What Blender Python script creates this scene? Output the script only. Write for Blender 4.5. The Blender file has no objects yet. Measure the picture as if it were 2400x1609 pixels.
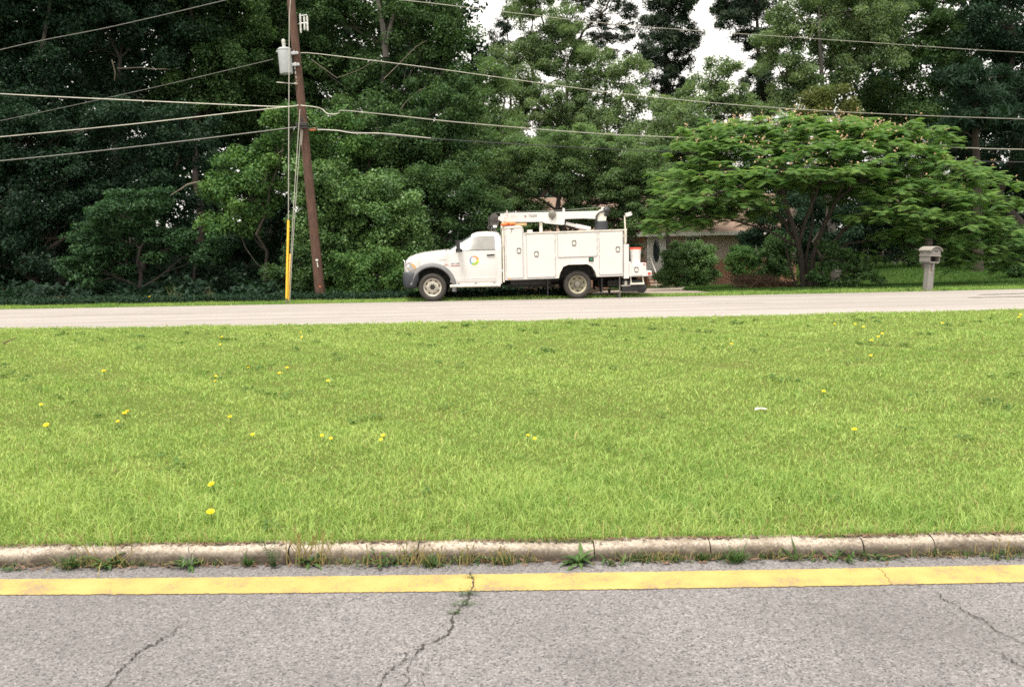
import bpy, math, random
import numpy as np
from mathutils import Vector, Matrix, Euler

R = math.radians
scene = bpy.context.scene
COL = scene.collection

# ------------------------------------------------------------------ camera
FPX, CX, CY = 2050.0, 1200.0, 804.5
CAM_H, PITCH, ROLL = 1.60, 6.39, 1.05
cam_rot = Euler((R(90 - PITCH), 0, 0)).to_matrix() @ Matrix.Rotation(R(-ROLL), 3, 'Z')
cam_loc = Vector((0, 0, CAM_H))
cd = bpy.data.cameras.new('camera')
cd.sensor_width = 36.0
cd.lens = FPX / 2400.0 * 36.0
cd.clip_start = 0.05
cd.clip_end = 3000
cam = bpy.data.objects.new('camera', cd)
COL.objects.link(cam)
cam.matrix_world = Matrix.Translation(cam_loc) @ cam_rot.to_4x4()
scene.camera = cam


def ray(px, py):
    return cam_rot @ Vector(((px - CX) / FPX, -(py - CY) / FPX, -1.0))


def at(px, py, Y):
    d = ray(px, py)
    return cam_loc + d * (Y / d.y)


def gnd(px, py, z=0.0):
    d = ray(px, py)
    return cam_loc + d * ((z - CAM_H) / d.z)


# ------------------------------------------------------------------ helpers
def tag(o, label=None, cat=None, group=None, kind=None):
    if label: o['label'] = label
    if cat: o['category'] = cat
    if group: o['group'] = group
    if kind: o['kind'] = kind
    return o


def empty(name, loc=(0, 0, 0), rz=0.0, label=None, cat=None, group=None, rot=None):
    o = bpy.data.objects.new(name, None)
    o.empty_display_size = 0.2
    COL.objects.link(o)
    o.location = loc
    o.rotation_euler = rot if rot else (0, 0, rz)
    tag(o, label, cat, group)
    return o


class MB:
    def __init__(self):
        self.v, self.f, self.m, self.cur = [], [], [], 0

    def add(self, vs, fs):
        b = len(self.v)
        self.v.extend([tuple(p) for p in vs])
        for f in fs:
            self.f.append(tuple(i + b for i in f))
            self.m.append(self.cur)
        return self

    def mat(self, i):
        self.cur = i
        return self

    def box(self, x0, x1, y0, y1, z0, z1):
        vs = [(x0, y0, z0), (x1, y0, z0), (x1, y1, z0), (x0, y1, z0), (x0, y0, z1), (x1, y0, z1), (x1, y1, z1), (x0, y1, z1)]
        fs = [(0, 3, 2, 1), (4, 5, 6, 7), (0, 1, 5, 4), (1, 2, 6, 5), (2, 3, 7, 6), (3, 0, 4, 7)]
        return self.add(vs, fs)

    def obox(self, c, size, rot=None):
        sx, sy, sz = size[0] / 2, size[1] / 2, size[2] / 2
        rot = rot or Matrix.Identity(3)
        vs = []
        for z in (-sz, sz):
            for x, y in ((-sx, -sy), (sx, -sy), (sx, sy), (-sx, sy)):
                vs.append(Vector(c) + rot @ Vector((x, y, z)))
        fs = [(0, 3, 2, 1), (4, 5, 6, 7), (0, 1, 5, 4), (1, 2, 6, 5), (2, 3, 7, 6), (3, 0, 4, 7)]
        return self.add(vs, fs)

    def prism(self, poly, y0, y1):          # poly in (x,z), extruded along y
        n = len(poly)
        a = sum(poly[i][0] * poly[(i + 1) % n][1] - poly[(i + 1) % n][0] * poly[i][1] for i in range(n))
        if a < 0: poly = poly[::-1]
        if y0 > y1: y0, y1 = y1, y0
        vs = [(x, y0, z) for x, z in poly] + [(x, y1, z) for x, z in poly]
        fs = [tuple(range(n)), tuple(range(2 * n - 1, n - 1, -1))]
        fs += [(i, i + n, (i + 1) % n + n, (i + 1) % n) for i in range(n)]
        return self.add(vs, fs)

    def tube(self, pts, rad, n=8, cap=True):
        pts = [Vector(p) for p in pts]
        if not hasattr(rad, '__len__'): rad = [rad] * len(pts)
        t0 = (pts[1] - pts[0]).normalized()
        ref = Vector((0, 0, 1)) if abs(t0.z) < 0.9 else Vector((1, 0, 0))
        u = t0.cross(ref).normalized()
        vs, fs = [], []
        for i, p in enumerate(pts):
            t = (pts[min(i + 1, len(pts) - 1)] - pts[max(i - 1, 0)])
            if t.length < 1e-9: t = t0
            t.normalize()
            u = (u - t * u.dot(t))
            if u.length < 1e-6: u = t.orthogonal()
            u.normalize()
            w = t.cross(u)
            for k in range(n):
                a = 2 * math.pi * k / n
                vs.append(p + (u * math.cos(a) + w * math.sin(a)) * rad[i])
        for i in range(len(pts) - 1):
            for k in range(n):
                k2 = (k + 1) % n
                fs.append((i * n + k, i * n + k2, (i + 1) * n + k2, (i + 1) * n + k))
        if cap:
            fs.append(tuple(range(n - 1, -1, -1)))
            fs.append(tuple(range((len(pts) - 1) * n, len(pts) * n)))
        return self.add(vs, fs)

    def lathe(self, prof, c, axis='y', n=32, sign=1):   # prof: (radius, height along axis)
        c = Vector(c)
        vs, fs = [], []
        for r, h in prof:
            for k in range(n):
                a = 2 * math.pi * k / n
                ca, sa = math.cos(a) * r, math.sin(a) * r
                if axis == 'y': vs.append(c + Vector((ca, h * sign, sa)))
                elif axis == 'z': vs.append(c + Vector((ca, sa, h * sign)))
                else: vs.append(c + Vector((h * sign, ca, sa)))
        for i in range(len(prof) - 1):
            for k in range(n):
                k2 = (k + 1) % n
                fs.append((i * n + k, i * n + k2, (i + 1) * n + k2, (i + 1) * n + k))
        return self.add(vs, fs)

    def disc(self, c, r, axis='y', n=24, rx=None):
        c = Vector(c); rx = rx or r
        vs = []
        for k in range(n):
            a = 2 * math.pi * k / n
            if axis == 'y': vs.append(c + Vector((math.cos(a) * rx, 0, math.sin(a) * r)))
            else: vs.append(c + Vector((math.cos(a) * rx, math.sin(a) * r, 0)))
        return self.add(vs, [tuple(range(n))])

    def sphere(self, c, r, nu=14, nv=8):
        if not hasattr(r, '__len__'): r = (r, r, r)
        vs, fs = [], []
        for j in range(nv + 1):
            ph = -math.pi / 2 + math.pi * j / nv
            for i in range(nu):
                th = 2 * math.pi * i / nu
                vs.append((c[0] + r[0] * math.cos(ph) * math.cos(th), c[1] + r[1] * math.cos(ph) * math.sin(th), c[2] + r[2] * math.sin(ph)))
        for j in range(nv):
            for i in range(nu):
                i2 = (i + 1) % nu
                fs.append((j * nu + i, j * nu + i2, (j + 1) * nu + i2, (j + 1) * nu + i))
        return self.add(vs, fs)

    def xf(self, fn):
        self.v = [tuple(fn(Vector(p))) for p in self.v]
        return self

    def build(self, name, mats, parent=None, bevel=0.0, angle=35, seg=2, loc=None):
        me = bpy.data.meshes.new(name)
        me.from_pydata(self.v, [], self.f)
        if not isinstance(mats, (list, tuple)): mats = [mats]
        for m in mats: me.materials.append(m)
        me.polygons.foreach_set('material_index', self.m)
        me.polygons.foreach_set('use_smooth', [True] * len(self.f))
        me.set_sharp_from_angle(angle=R(angle))
        me.update()
        o = bpy.data.objects.new(name, me)
        COL.objects.link(o)
        if parent is not None: o.parent = parent
        if loc: o.location = loc
        if bevel > 0:
            b = o.modifiers.new('bevel', 'BEVEL')
            b.width = bevel; b.segments = seg; b.limit_method = 'ANGLE'; b.angle_limit = R(40)
            b.harden_normals = True
        return o


def np_obj(name, V, F, mat, parent=None, tint=None, smooth=False):
    """triangle soup -> one mesh object; tint: one float per face"""
    V = np.asarray(V, np.float32); F = np.asarray(F, np.int32)
    me = bpy.data.meshes.new(name)
    me.vertices.add(len(V)); me.vertices.foreach_set('co', V.ravel())
    me.loops.add(F.size); me.loops.foreach_set('vertex_index', F.ravel())
    me.polygons.add(len(F)); me.polygons.foreach_set('loop_start', np.arange(0, F.size, F.shape[1], dtype=np.int32))
    if smooth: me.polygons.foreach_set('use_smooth', np.ones(len(F), bool))
    me.materials.append(mat)
    if tint is not None:
        a = me.attributes.new('tint', 'FLOAT', 'FACE')
        a.data.foreach_set('value', np.asarray(tint, np.float32))
    me.update(calc_edges=True)
    o = bpy.data.objects.new(name, me)
    COL.objects.link(o)
    if parent is not None: o.parent = parent
    return o


def text_obj(name, s, size, loc, mat, parent, rot=(math.pi / 2, 0, 0), extrude=0.0015, shear=0.0, sx=1.0):
    cu = bpy.data.curves.new(name, 'FONT')
    cu.body = s; cu.size = size; cu.extrude = extrude; cu.shear = shear
    cu.align_x = 'CENTER'; cu.align_y = 'CENTER'; cu.resolution_u = 3
    t = bpy.data.objects.new(name + '_tmp', cu)
    COL.objects.link(t)
    dg = bpy.context.evaluated_depsgraph_get()
    me = bpy.data.meshes.new_from_object(t.evaluated_get(dg))
    bpy.data.objects.remove(t)
    me.materials.clear(); me.materials.append(mat)
    o = bpy.data.objects.new(name, me)
    COL.objects.link(o)
    o.parent = parent; o.location = loc; o.rotation_euler = rot; o.scale = (sx, 1, 1)
    return o


# ------------------------------------------------------------------ materials
def new_mat(name):
    m = bpy.data.materials.new(name); m.use_nodes = True
    nt = m.node_tree
    return m, nt, nt.nodes['Principled BSDF'], nt.nodes['Material Output']


def N(nt, t, **kw):
    n = nt.nodes.new(t)
    for k, v in kw.items():
        if k in n.inputs: n.inputs[k].default_value = v
        else: setattr(n, k, v)
    return n


def ramp(nt, fac, stops):
    r = nt.nodes.new('ShaderNodeValToRGB')
    el = r.color_ramp.elements
    while len(el) < len(stops): el.new(0.5)
    for e, (p, c) in zip(el, stops):
        e.position = p; e.color = (*c, 1) if len(c) == 3 else c
    nt.links.new(fac, r.inputs['Fac'])
    return r.outputs['Color']


def mixc(nt, fac, a, b, mode='MIX'):
    m = nt.nodes.new('ShaderNodeMix'); m.data_type = 'RGBA'; m.blend_type = mode
    for sock, val in ((m.inputs['Factor'], fac), (m.inputs[6], a), (m.inputs[7], b)):
        if isinstance(val, (int, float)): sock.default_value = val
        elif isinstance(val, tuple): sock.default_value = (*val, 1) if len(val) == 3 else val
        else: nt.links.new(val, sock)
    return m.outputs[2]


def coords(nt, scale=(1, 1, 1)):
    tc = nt.nodes.new('ShaderNodeTexCoord'); mp = nt.nodes.new('ShaderNodeMapping')
    mp.inputs['Scale'].default_value = scale
    nt.links.new(tc.outputs['Object'], mp.inputs['Vector'])
    return mp.outputs['Vector']


def noise(nt, vec, scale, detail=4, rough=0.6):
    n = N(nt, 'ShaderNodeTexNoise', Scale=scale, Detail=detail, Roughness=rough)
    nt.links.new(vec, n.inputs['Vector'])
    return n.outputs['Fac']


def simple(name, col, rough=0.6, metal=0.0, spec=0.5, var=0.15, vscale=6.0, bump=0.0, bscale=60.0, stretch=(1, 1, 1), coat=0.0):
    """plain surface with a little uneven colour"""
    m, nt, b, out = new_mat(name)
    b.inputs['Roughness'].default_value = rough
    b.inputs['Metallic'].default_value = metal
    b.inputs['Specular IOR Level'].default_value = spec
    b.inputs['Coat Weight'].default_value = coat
    v = coords(nt, stretch)
    f = noise(nt, v, vscale, 5, 0.65)
    lo = tuple(c * (1 - var) for c in col); hi = tuple(min(1, c * (1 + var)) for c in col)
    c = ramp(nt, f, [(0.3, lo), (0.7, hi)])
    nt.links.new(c, b.inputs['Base Color'])
    if bump > 0:
        bn = N(nt, 'ShaderNodeBump', Strength=bump, Distance=0.01)
        nt.links.new(noise(nt, v, bscale, 3, 0.6), bn.inputs['Height'])
        nt.links.new(bn.outputs['Normal'], b.inputs['Normal'])
    return m


def leaf_mat(name, dark, light, rough=0.6, transl=0.25, spec=0.18):
    m, nt, b, out = new_mat(name)
    at_ = N(nt, 'ShaderNodeAttribute', attribute_name='tint')
    c = mixc(nt, at_.outputs['Fac'], dark, light)
    nt.links.new(c, b.inputs['Base Color'])
    b.inputs['Roughness'].default_value = rough
    b.inputs['Specular IOR Level'].default_value = spec
    tr = nt.nodes.new('ShaderNodeBsdfTranslucent')
    c2 = mixc(nt, 1.0, c, (1.15, 1.25, 0.6), 'MULTIPLY')
    nt.links.new(c2, tr.inputs['Color'])
    mx = N(nt, 'ShaderNodeMixShader', Fac=transl)
    nt.links.new(b.outputs[0], mx.inputs[1]); nt.links.new(tr.outputs[0], mx.inputs[2])
    nt.links.new(mx.outputs[0], out.inputs['Surface'])
    return m


def asphalt_mat(name, lo, hi, stain, scale=130.0, grain=1.0, streak=False, rough=0.85):
    m, nt, b, out = new_mat(name)
    v = coords(nt)
    vo = N(nt, 'ShaderNodeTexVoronoi', Scale=scale, Randomness=1.0)
    nt.links.new(v, vo.inputs['Vector'])
    sep = nt.nodes.new('ShaderNodeSeparateColor'); nt.links.new(vo.outputs['Color'], sep.inputs[0])
    mid = tuple((a + c) / 2 for a, c in zip(lo, hi))
    c = ramp(nt, sep.outputs[0], [(0.05, lo), (0.32, mid), (0.72, mid), (0.97, hi)])
    fine = noise(nt, v, scale * 2.2, 2, 0.7)
    c = mixc(nt, 0.35 * grain, c, ramp(nt, fine, [(0.35, lo), (0.65, hi)]))
    big = noise(nt, v, 0.9, 5, 0.6)
    c = mixc(nt, ramp(nt, big, [(0.45, (0, 0, 0)), (0.75, (0.55, 0.55, 0.55))]), c, stain)
    if streak:
        v2 = coords(nt, (0.05, 1.6, 1))
        s = noise(nt, v2, 1.3, 3, 0.5)
        c = mixc(nt, ramp(nt, s, [(0.38, (0, 0, 0)), (0.66, (0.85, 0.85, 0.85))]), c, stain)
    nt.links.new(c, b.inputs['Base Color'])
    b.inputs['Roughness'].default_value = rough
    b.inputs['Specular IOR Level'].default_value = 0.35
    bn = N(nt, 'ShaderNodeBump', Strength=0.55 * grain, Distance=0.004)
    nt.links.new(vo.outputs['Distance'], bn.inputs['Height'])
    nt.links.new(bn.outputs['Normal'], b.inputs['Normal'])
    return m


M = {}
M['white_paint'] = simple('white_paint', (0.58, 0.56, 0.545), 0.32, var=0.04, vscale=2.5, coat=0.3)
M['body_white'] = simple('body_white', (0.58, 0.555, 0.54), 0.4, var=0.05, vscale=3.0)
M['dirty_white'] = simple('dirty_white', (0.62, 0.58, 0.50), 0.6, var=0.25, vscale=5)
M['flare_grey'] = simple('flare_grey', (0.13, 0.13, 0.135), 0.6, var=0.2, vscale=5)
M['bumper_dark'] = simple('bumper_dark', (0.030, 0.034, 0.042), 0.6, var=0.2, vscale=5)
M['black'] = simple('black_plastic', (0.015, 0.015, 0.016), 0.5, var=0.3)
M['under'] = simple('underbody', (0.018, 0.017, 0.015), 0.8, var=0.4)
M['rubber'] = simple('rubber', (0.034, 0.030, 0.026), 0.85, var=0.3, vscale=9, bump=0.2)
M['rim'] = simple('rim_paint', (0.40, 0.37, 0.315), 0.5, var=0.25, vscale=7)
M['rim_rear'] = simple('rear_rim_paint', (0.33, 0.305, 0.22), 0.55, var=0.3, vscale=7)
M['hub'] = simple('hub_steel', (0.16, 0.15, 0.13), 0.5, metal=0.4, var=0.3)
M['steel'] = simple('galvanised_steel', (0.42, 0.43, 0.44), 0.45, metal=0.5, var=0.12, vscale=10)
M['chrome'] = simple('chrome', (0.7, 0.7, 0.7), 0.2, metal=0.9, var=0.05)
M['glass_side'] = simple('sky_grey_glass', (0.20, 0.195, 0.185), 0.15, spec=0.4, var=0.15, vscale=4)  # grey base stands in for bright sky reflected in the pane
M['glass_dark'] = simple('dark_glass', (0.03, 0.04, 0.04), 0.06, spec=0.8, var=0.3)
M['lamp_clear'] = simple('lamp_lens', (0.30, 0.29, 0.28), 0.15, spec=0.8, var=0.25, vscale=14)
M['amber'] = simple('amber_lens', (0.75, 0.30, 0.04), 0.2, var=0.1)
M['red'] = simple('red_lens', (0.50, 0.05, 0.03), 0.25, var=0.1)
M['red_lid'] = simple('red_lid', (0.62, 0.07, 0.035), 0.4, var=0.1)
M['bucket'] = simple('bucket_plastic', (0.74, 0.73, 0.70), 0.4, var=0.06)
M['orange'] = simple('orange_fabric', (0.72, 0.16, 0.05), 0.8, var=0.3, vscale=16)
M['wood_plank'] = simple('wood_plank', (0.45, 0.30, 0.15), 0.8, var=0.3, vscale=8)
M['blue_mark'] = simple('blue_mark', (0.10, 0.17, 0.38), 0.4, var=0.03)
M['green_mark'] = simple('green_mark', (0.30, 0.42, 0.05), 0.4, var=0.03)
M['yellow_mark'] = simple('yellow_mark', (0.62, 0.52, 0.06), 0.4, var=0.03)
M['orange_mark'] = simple('orange_mark', (0.72, 0.22, 0.08), 0.4, var=0.03)
M['cyan_mark'] = simple('cyan_mark', (0.25, 0.6, 0.6), 0.4, var=0.03)
M['grey_letters'] = simple('grey_letters', (0.42, 0.40, 0.39), 0.5, var=0.03)
M['black_letters'] = simple('black_letters', (0.05, 0.045, 0.05), 0.5, var=0.03)
M['red_letters'] = simple('red_letters', (0.38, 0.06, 0.05), 0.5, var=0.03)
M['faint_red'] = simple('faint_red_letters', (0.70, 0.45, 0.42), 0.5, var=0.03)
M['pole_wood'] = simple('pole_wood', (0.085, 0.044, 0.030), 0.9, var=0.75, vscale=11, stretch=(5, 5, 0.35), bump=0.9, bscale=30)
M['transformer'] = simple('transformer_grey', (0.36, 0.38, 0.40), 0.5, var=0.12, vscale=9)
M['porcelain'] = simple('porcelain', (0.5, 0.5, 0.48), 0.3, var=0.1)
M['wire_light'] = simple('aluminium_wire', (0.36, 0.345, 0.30), 0.5, metal=0.3, var=0.2, vscale=3)
M['wire_dim'] = simple('weathered_wire', (0.20, 0.20, 0.18), 0.6, var=0.2, vscale=3)
M['wire_black'] = simple('black_cable', (0.02, 0.02, 0.022), 0.6, var=0.2)
M['guard_yellow'] = simple('guard_yellow', (0.72, 0.42, 0.03), 0.45, var=0.15, vscale=3)
M['concrete'] = simple('concrete', (0.42, 0.38, 0.33), 0.9, var=0.2, vscale=4, bump=0.3, bscale=80)
M['mail_grey'] = simple('mailbox_grey', (0.20, 0.188, 0.175), 0.75, var=0.14, vscale=22, bump=0.3, bscale=90)
M['mail_roof'] = simple('mailbox_roof', (0.26, 0.232, 0.208), 0.75, var=0.1, vscale=14)
M['trim_white'] = simple('trim_white', (0.68, 0.66, 0.62), 0.5, var=0.08)
M['door_white'] = simple('door_white', (0.60, 0.58, 0.54), 0.5, var=0.08)
M['siding'] = simple('siding', (0.42, 0.345, 0.295), 0.8, var=0.1, vscale=2)
M['shingle'] = simple('shingles', (0.22, 0.15, 0.115), 0.9, var=0.3, vscale=14, stretch=(1, 1, 4))
M['bark'] = simple('bark', (0.045, 0.036, 0.028), 0.95, var=0.5, vscale=7, stretch=(3, 3, 0.6), bump=0.6, bscale=25)
M['bark_grey'] = simple('grey_bark', (0.07, 0.063, 0.056), 0.95, var=0.4, vscale=7, stretch=(3, 3, 0.6), bump=0.5, bscale=25)
M['twig'] = simple('dry_twig', (0.14, 0.085, 0.055), 0.95, var=0.5, vscale=8)
M['dead_wood'] = simple('dead_wood', (0.16, 0.135, 0.105), 0.95, var=0.3, vscale=8)
M['petal'] = simple('yellow_petal', (0.85, 0.62, 0.0), 0.6, var=0.1)
M['blossom'] = simple('silk_blossom', (0.82, 0.56, 0.38), 0.8, var=0.25, vscale=3)
M['dark_crack'] = simple('crack_dark', (0.035, 0.03, 0.026), 0.95, var=0.4, vscale=30)
M['tar'] = simple('tar_stain', (0.14, 0.125, 0.115), 0.8, var=0.4, vscale=6)
M['paper'] = simple('paper_scrap', (0.75, 0.74, 0.72), 0.7, var=0.05)
M['line_white'] = simple('worn_white_line', (0.40, 0.38, 0.35), 0.8, var=0.12, vscale=8)

# foliage
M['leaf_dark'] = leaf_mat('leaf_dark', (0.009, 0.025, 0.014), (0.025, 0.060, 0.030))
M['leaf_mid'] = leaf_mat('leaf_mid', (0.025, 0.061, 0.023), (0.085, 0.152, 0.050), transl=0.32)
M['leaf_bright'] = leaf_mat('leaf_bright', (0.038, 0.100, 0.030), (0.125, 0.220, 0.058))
M['leaf_pale'] = leaf_mat('leaf_pale', (0.098, 0.158, 0.080), (0.225, 0.305, 0.150), transl=0.45)  # paleness also carries the haze over the centre trees
M['leaf_gloss'] = leaf_mat('leaf_gloss', (0.042, 0.104, 0.032), (0.145, 0.250, 0.068), rough=0.4, spec=0.4, transl=0.18)
M['leaf_yellow'] = leaf_mat('leaf_yellow', (0.060, 0.085, 0.020), (0.150, 0.160, 0.045))
M['needle'] = leaf_mat('needle', (0.014, 0.030, 0.017), (0.040, 0.066, 0.034), transl=0.1)
M['mimosa'] = leaf_mat('mimosa_leaf', (0.060, 0.148, 0.046), (0.230, 0.350, 0.105), transl=0.42)
M['grass'] = leaf_mat('grass_blade', (0.125, 0.255, 0.050), (0.440, 0.540, 0.175), rough=0.7, transl=0.3, spec=0.15)
M['lawn'] = leaf_mat('lawn_blade', (0.026, 0.080, 0.015), (0.095, 0.175, 0.036), rough=0.6, transl=0.3, spec=0.25)  # darkened so tree shade over the lawn sits in the blade colour
M['weed'] = leaf_mat('weed_leaf', (0.025, 0.065, 0.022), (0.085, 0.150, 0.040))
M['leaf_shaded'] = leaf_mat('leaf_shaded', (0.014, 0.042, 0.018), (0.050, 0.112, 0.040))  # darker copy of leaf_mid, understory shade put into the colour
M['leaf_oak'] = leaf_mat('leaf_oak', (0.078, 0.142, 0.066), (0.195, 0.285, 0.122), transl=0.45)  # lightened to put the centre haze into the leaf colour
M['straw'] = leaf_mat('straw', (0.22, 0.18, 0.07), (0.42, 0.34, 0.16), transl=0.2)

M['near_asphalt'] = asphalt_mat('near_asphalt', (0.019, 0.018, 0.020), (0.290, 0.274, 0.274), (0.066, 0.061, 0.060), scale=122)
M['far_asphalt'] = asphalt_mat('far_asphalt', (0.215, 0.196, 0.183), (0.395, 0.362, 0.34), (0.225, 0.203, 0.187), scale=60, grain=0.5, streak=True)
M['driveway'] = asphalt_mat('driveway_surface', (0.20, 0.165, 0.135), (0.36, 0.31, 0.265), (0.20, 0.15, 0.115), scale=40, grain=0.5)
# ------------------------------------------------------------------ ground layout
def fit(pts, z=0.0, deg=2):
    P = [gnd(x, y, z) for x, y in pts]
    co = np.polyfit([p.x for p in P], [p.y for p in P], deg)
    xs = [p.x for p in P]
    lo, hi = min(xs) * 1.15, max(xs) * 1.15
    d = np.polyder(co)

    def f(x):
        x = np.asarray(x, float)
        xc = np.clip(x, lo, hi)
        return np.polyval(co, xc) + np.polyval(d, xc) * (x - xc)
    return f


far_edge = fit([(0, 723.6), (400, 718.5), (800, 712.5), (1200, 703.5), (1600, 691), (2000, 685.5), (2400, 678.7)])
near_edge = fit([(0, 771), (400, 766.5), (800, 761), (1200, 752), (1600, 744), (2000, 735), (2400, 724.6)])
kerb_y = fit([(0, 1325), (400, 1327), (800, 1325), (1200, 1314), (1600, 1307), (2400, 1301)])
yel_top = fit([(0, 1356), (400, 1357), (800, 1353), (1200, 1343), (1600, 1338), (2000, 1332), (2400, 1325)])
yel_bot = fit([(0, 1393), (400, 1394), (800, 1391), (1200, 1384), (1600, 1377), (2000, 1372), (2400, 1366)])


def sst(a, b, x):
    t = np.clip((x - a) / (b - a), 0, 1)
    return t * t * (3 - 2 * t)


def wob(x, y, s=1.0):
    return (np.sin(x * 1.3 * s + 0.7) * np.cos(y * 1.1 * s - 0.4) + 0.6 * np.sin(x * 2.9 * s + y * 2.3 * s + 1.0) + 0.4 * np.sin(y * 4.7 * s - x * 3.7 * s)) / 2.0


def zt(x, y):
    """height of the land beyond the far road"""
    x = np.asarray(x, float); y = np.asarray(y, float)
    fe = far_edge(x)
    d = np.maximum(0, y - fe - 2.2)
    house = sst(1.0, 5.0, x) * (1 - sst(15.0, 21.0, x))
    right = sst(15.0, 21.0, x)
    slope = -0.004 - 0.039 * house - 0.004 * right
    dd = np.minimum(d, 21)
    base = slope * dd + 0.006 * np.maximum(0, d - 30)
    bank = 0.02 * sst(0, 0.5, y - fe)
    return base + bank + 0.03 * wob(x * .5, y * .5) * sst(1, 6, y - fe)


def zmed(x, y):
    """height of the grass median"""
    k = kerb_y(x)
    t = np.clip((y - k - 0.1) / np.maximum(1, near_edge(x) - k - 0.1), 0, 1)
    edge = sst(0.0, 0.35, y - k - 0.12)
    return 0.070 + 0.03 * np.sin(t * math.pi) * (1 - t) - 0.06 * sst(0.6, 1.0, t) + (0.008 * wob(x, y, 1.7) + 0.010) * edge


def grid_obj(name, xs, rows, zfun, mat, kind='structure'):
    """rows: list of functions x -> y"""
    xs = np.asarray(xs, float)
    V = []
    for r in rows:
        y = r(xs)
        V.append(np.stack([xs, y, zfun(xs, y)], 1))
    V = np.concatenate(V)
    n, m = len(rows), len(xs)
    i = np.arange(n - 1)[:, None] * m + np.arange(m - 1)[None, :]
    F = np.stack([i, i + 1, i + m + 1, i + m], -1).reshape(-1, 4)
    o = np_obj(name, V, F, mat, smooth=True)
    tag(o, kind=kind)
    return o


def lin(f, off): return lambda x: f(x) + off
def mixrow(f, g, t): return lambda x: f(x) * (1 - t) + g(x) * t
def const(c): return lambda x: np.full_like(np.asarray(x, float), c)


# --- land sheet, from behind the camera to the horizon
def ground_mat():
    m, nt, b, out = new_mat('ground_soil')
    v = coords(nt)
    a = N(nt, 'ShaderNodeAttribute', attribute_name='lawn')
    n1 = noise(nt, v, 2.2, 6, 0.7); n2 = noise(nt, v, 24, 4, 0.7)
    soil = ramp(nt, n2, [(0.3, (0.012, 0.009, 0.006)), (0.7, (0.040, 0.027, 0.017))])
    green = ramp(nt, n2, [(0.3, (0.030, 0.060, 0.012)), (0.7, (0.075, 0.110, 0.025))])
    red = ramp(nt, n1, [(0.5, (0, 0, 0)), (0.68, (0.8, 0.8, 0.8))])
    green = mixc(nt, red, green, (0.14, 0.085, 0.04))
    c = mixc(nt, a.outputs['Fac'], soil, green)
    nt.links.new(c, b.inputs['Base Color']); b.inputs['Roughness'].default_value = 0.95
    b.inputs['Specular IOR Level'].default_value = 0.1
    bn = N(nt, 'ShaderNodeBump', Strength=0.7, Distance=0.03)
    nt.links.new(n2, bn.inputs['Height']); nt.links.new(bn.outputs['Normal'], b.inputs['Normal'])
    return m


def lawn_mask(x, y):
    fe = far_edge(x)
    verge = 1 - sst(0.9, 1.6, y - fe)
    lawn = sst(4.0, 6.5, x) * (1 - sst(50, 56, y)) * (1 - sst(30, 34, x))
    return np.maximum(verge, lawn)


M['ground'] = ground_mat()
xs = np.concatenate([[-900, -500, -250, -120], np.arange(-70, 70.1, 0.8), [120, 250, 500, 900]])
rows = [const(-300.0), const(-60.0), const(-20.0), const(0.0), lin(near_edge, 0.3), lin(far_edge, -0.4), lin(far_edge, -0.02), lin(far_edge, 0.06)]
rows += [lin(far_edge, o) for o in list(np.arange(0.3, 14, 0.45)) + list(np.arange(14, 50, 1.5)) + [60, 80, 120, 200, 400, 900]]


def zland(x, y):
    fe = far_edge(x)
    return np.where(y < fe - 0.01, -0.06, zt(x, y) + 0.004)


land = grid_obj('ground', xs, rows, zland, M['ground'])
co = np.empty(len(land.data.vertices) * 3, np.float32); land.data.vertices.foreach_get('co', co); co = co.reshape(-1, 3)
la = land.data.attributes.new('lawn', 'FLOAT', 'POINT'); la.data.foreach_set('value', lawn_mask(co[:, 0], co[:, 1]).astype(np.float32))

# --- roads
xr = np.concatenate([[-300, -150, -80], np.arange(-40, 40.1, 0.5), [80, 150, 300]])
grid_obj('far_road', xr, [lin(near_edge, -0.35)] + [mixrow(near_edge, far_edge, t) for t in np.linspace(0, 1, 9)],
         lambda x, y: 0.0 + 0.012 * np.sin(np.clip((y - near_edge(x)) / 7.0, 0, 1) * math.pi), M['far_asphalt'])
grid_obj('near_road', xr, [const(-9.0), const(-3.0), const(0.0), const(2.0), lin(kerb_y, -0.6), lin(kerb_y, 0.05)], lambda x, y: 0.0 * x, M['near_asphalt'])


def yellow_mat():
    m, nt, b, out = new_mat('yellow_road_paint')
    v = coords(nt)
    n1 = noise(nt, v, 5, 5, 0.6); n2 = noise(nt, v, 90, 3, 0.7)
    c = ramp(nt, n1, [(0.3, (0.345, 0.228, 0.056)), (0.7, (0.42, 0.305, 0.098))])
    wear = N(nt, 'ShaderNodeMath', operation='ADD'); nt.links.new(n1, wear.inputs[0]); nt.links.new(n2, wear.inputs[1])
    w = ramp(nt, wear.outputs[0], [(0.85, (0.85, 0.85, 0.85)), (0.91, (0, 0, 0))])
    c = mixc(nt, w, c, (0.22, 0.17, 0.10))
    nt.links.new(c, b.inputs['Base Color']); b.inputs['Roughness'].default_value = 0.6
    bn = N(nt, 'ShaderNodeBump', Strength=0.5, Distance=0.003)
    vo = N(nt, 'ShaderNodeTexVoronoi', Scale=130.0); nt.links.new(v, vo.inputs['Vector'])
    nt.links.new(vo.outputs['Distance'], bn.inputs['Height']); nt.links.new(bn.outputs['Normal'], b.inputs['Normal'])
    return m


rng = np.random.default_rng(5)
xy = np.arange(-14, 14, 0.012)
jt, jb = rng.normal(0, 0.0022, len(xy)), rng.normal(0, 0.0022, len(xy))
grid_obj('yellow_edge_line', xy, [lambda x: yel_bot(x) + jb, mixrow(yel_bot, yel_top, .5), lambda x: yel_top(x) + jt], lambda x, y: 0.0 * x + 0.004, yellow_mat())

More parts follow.
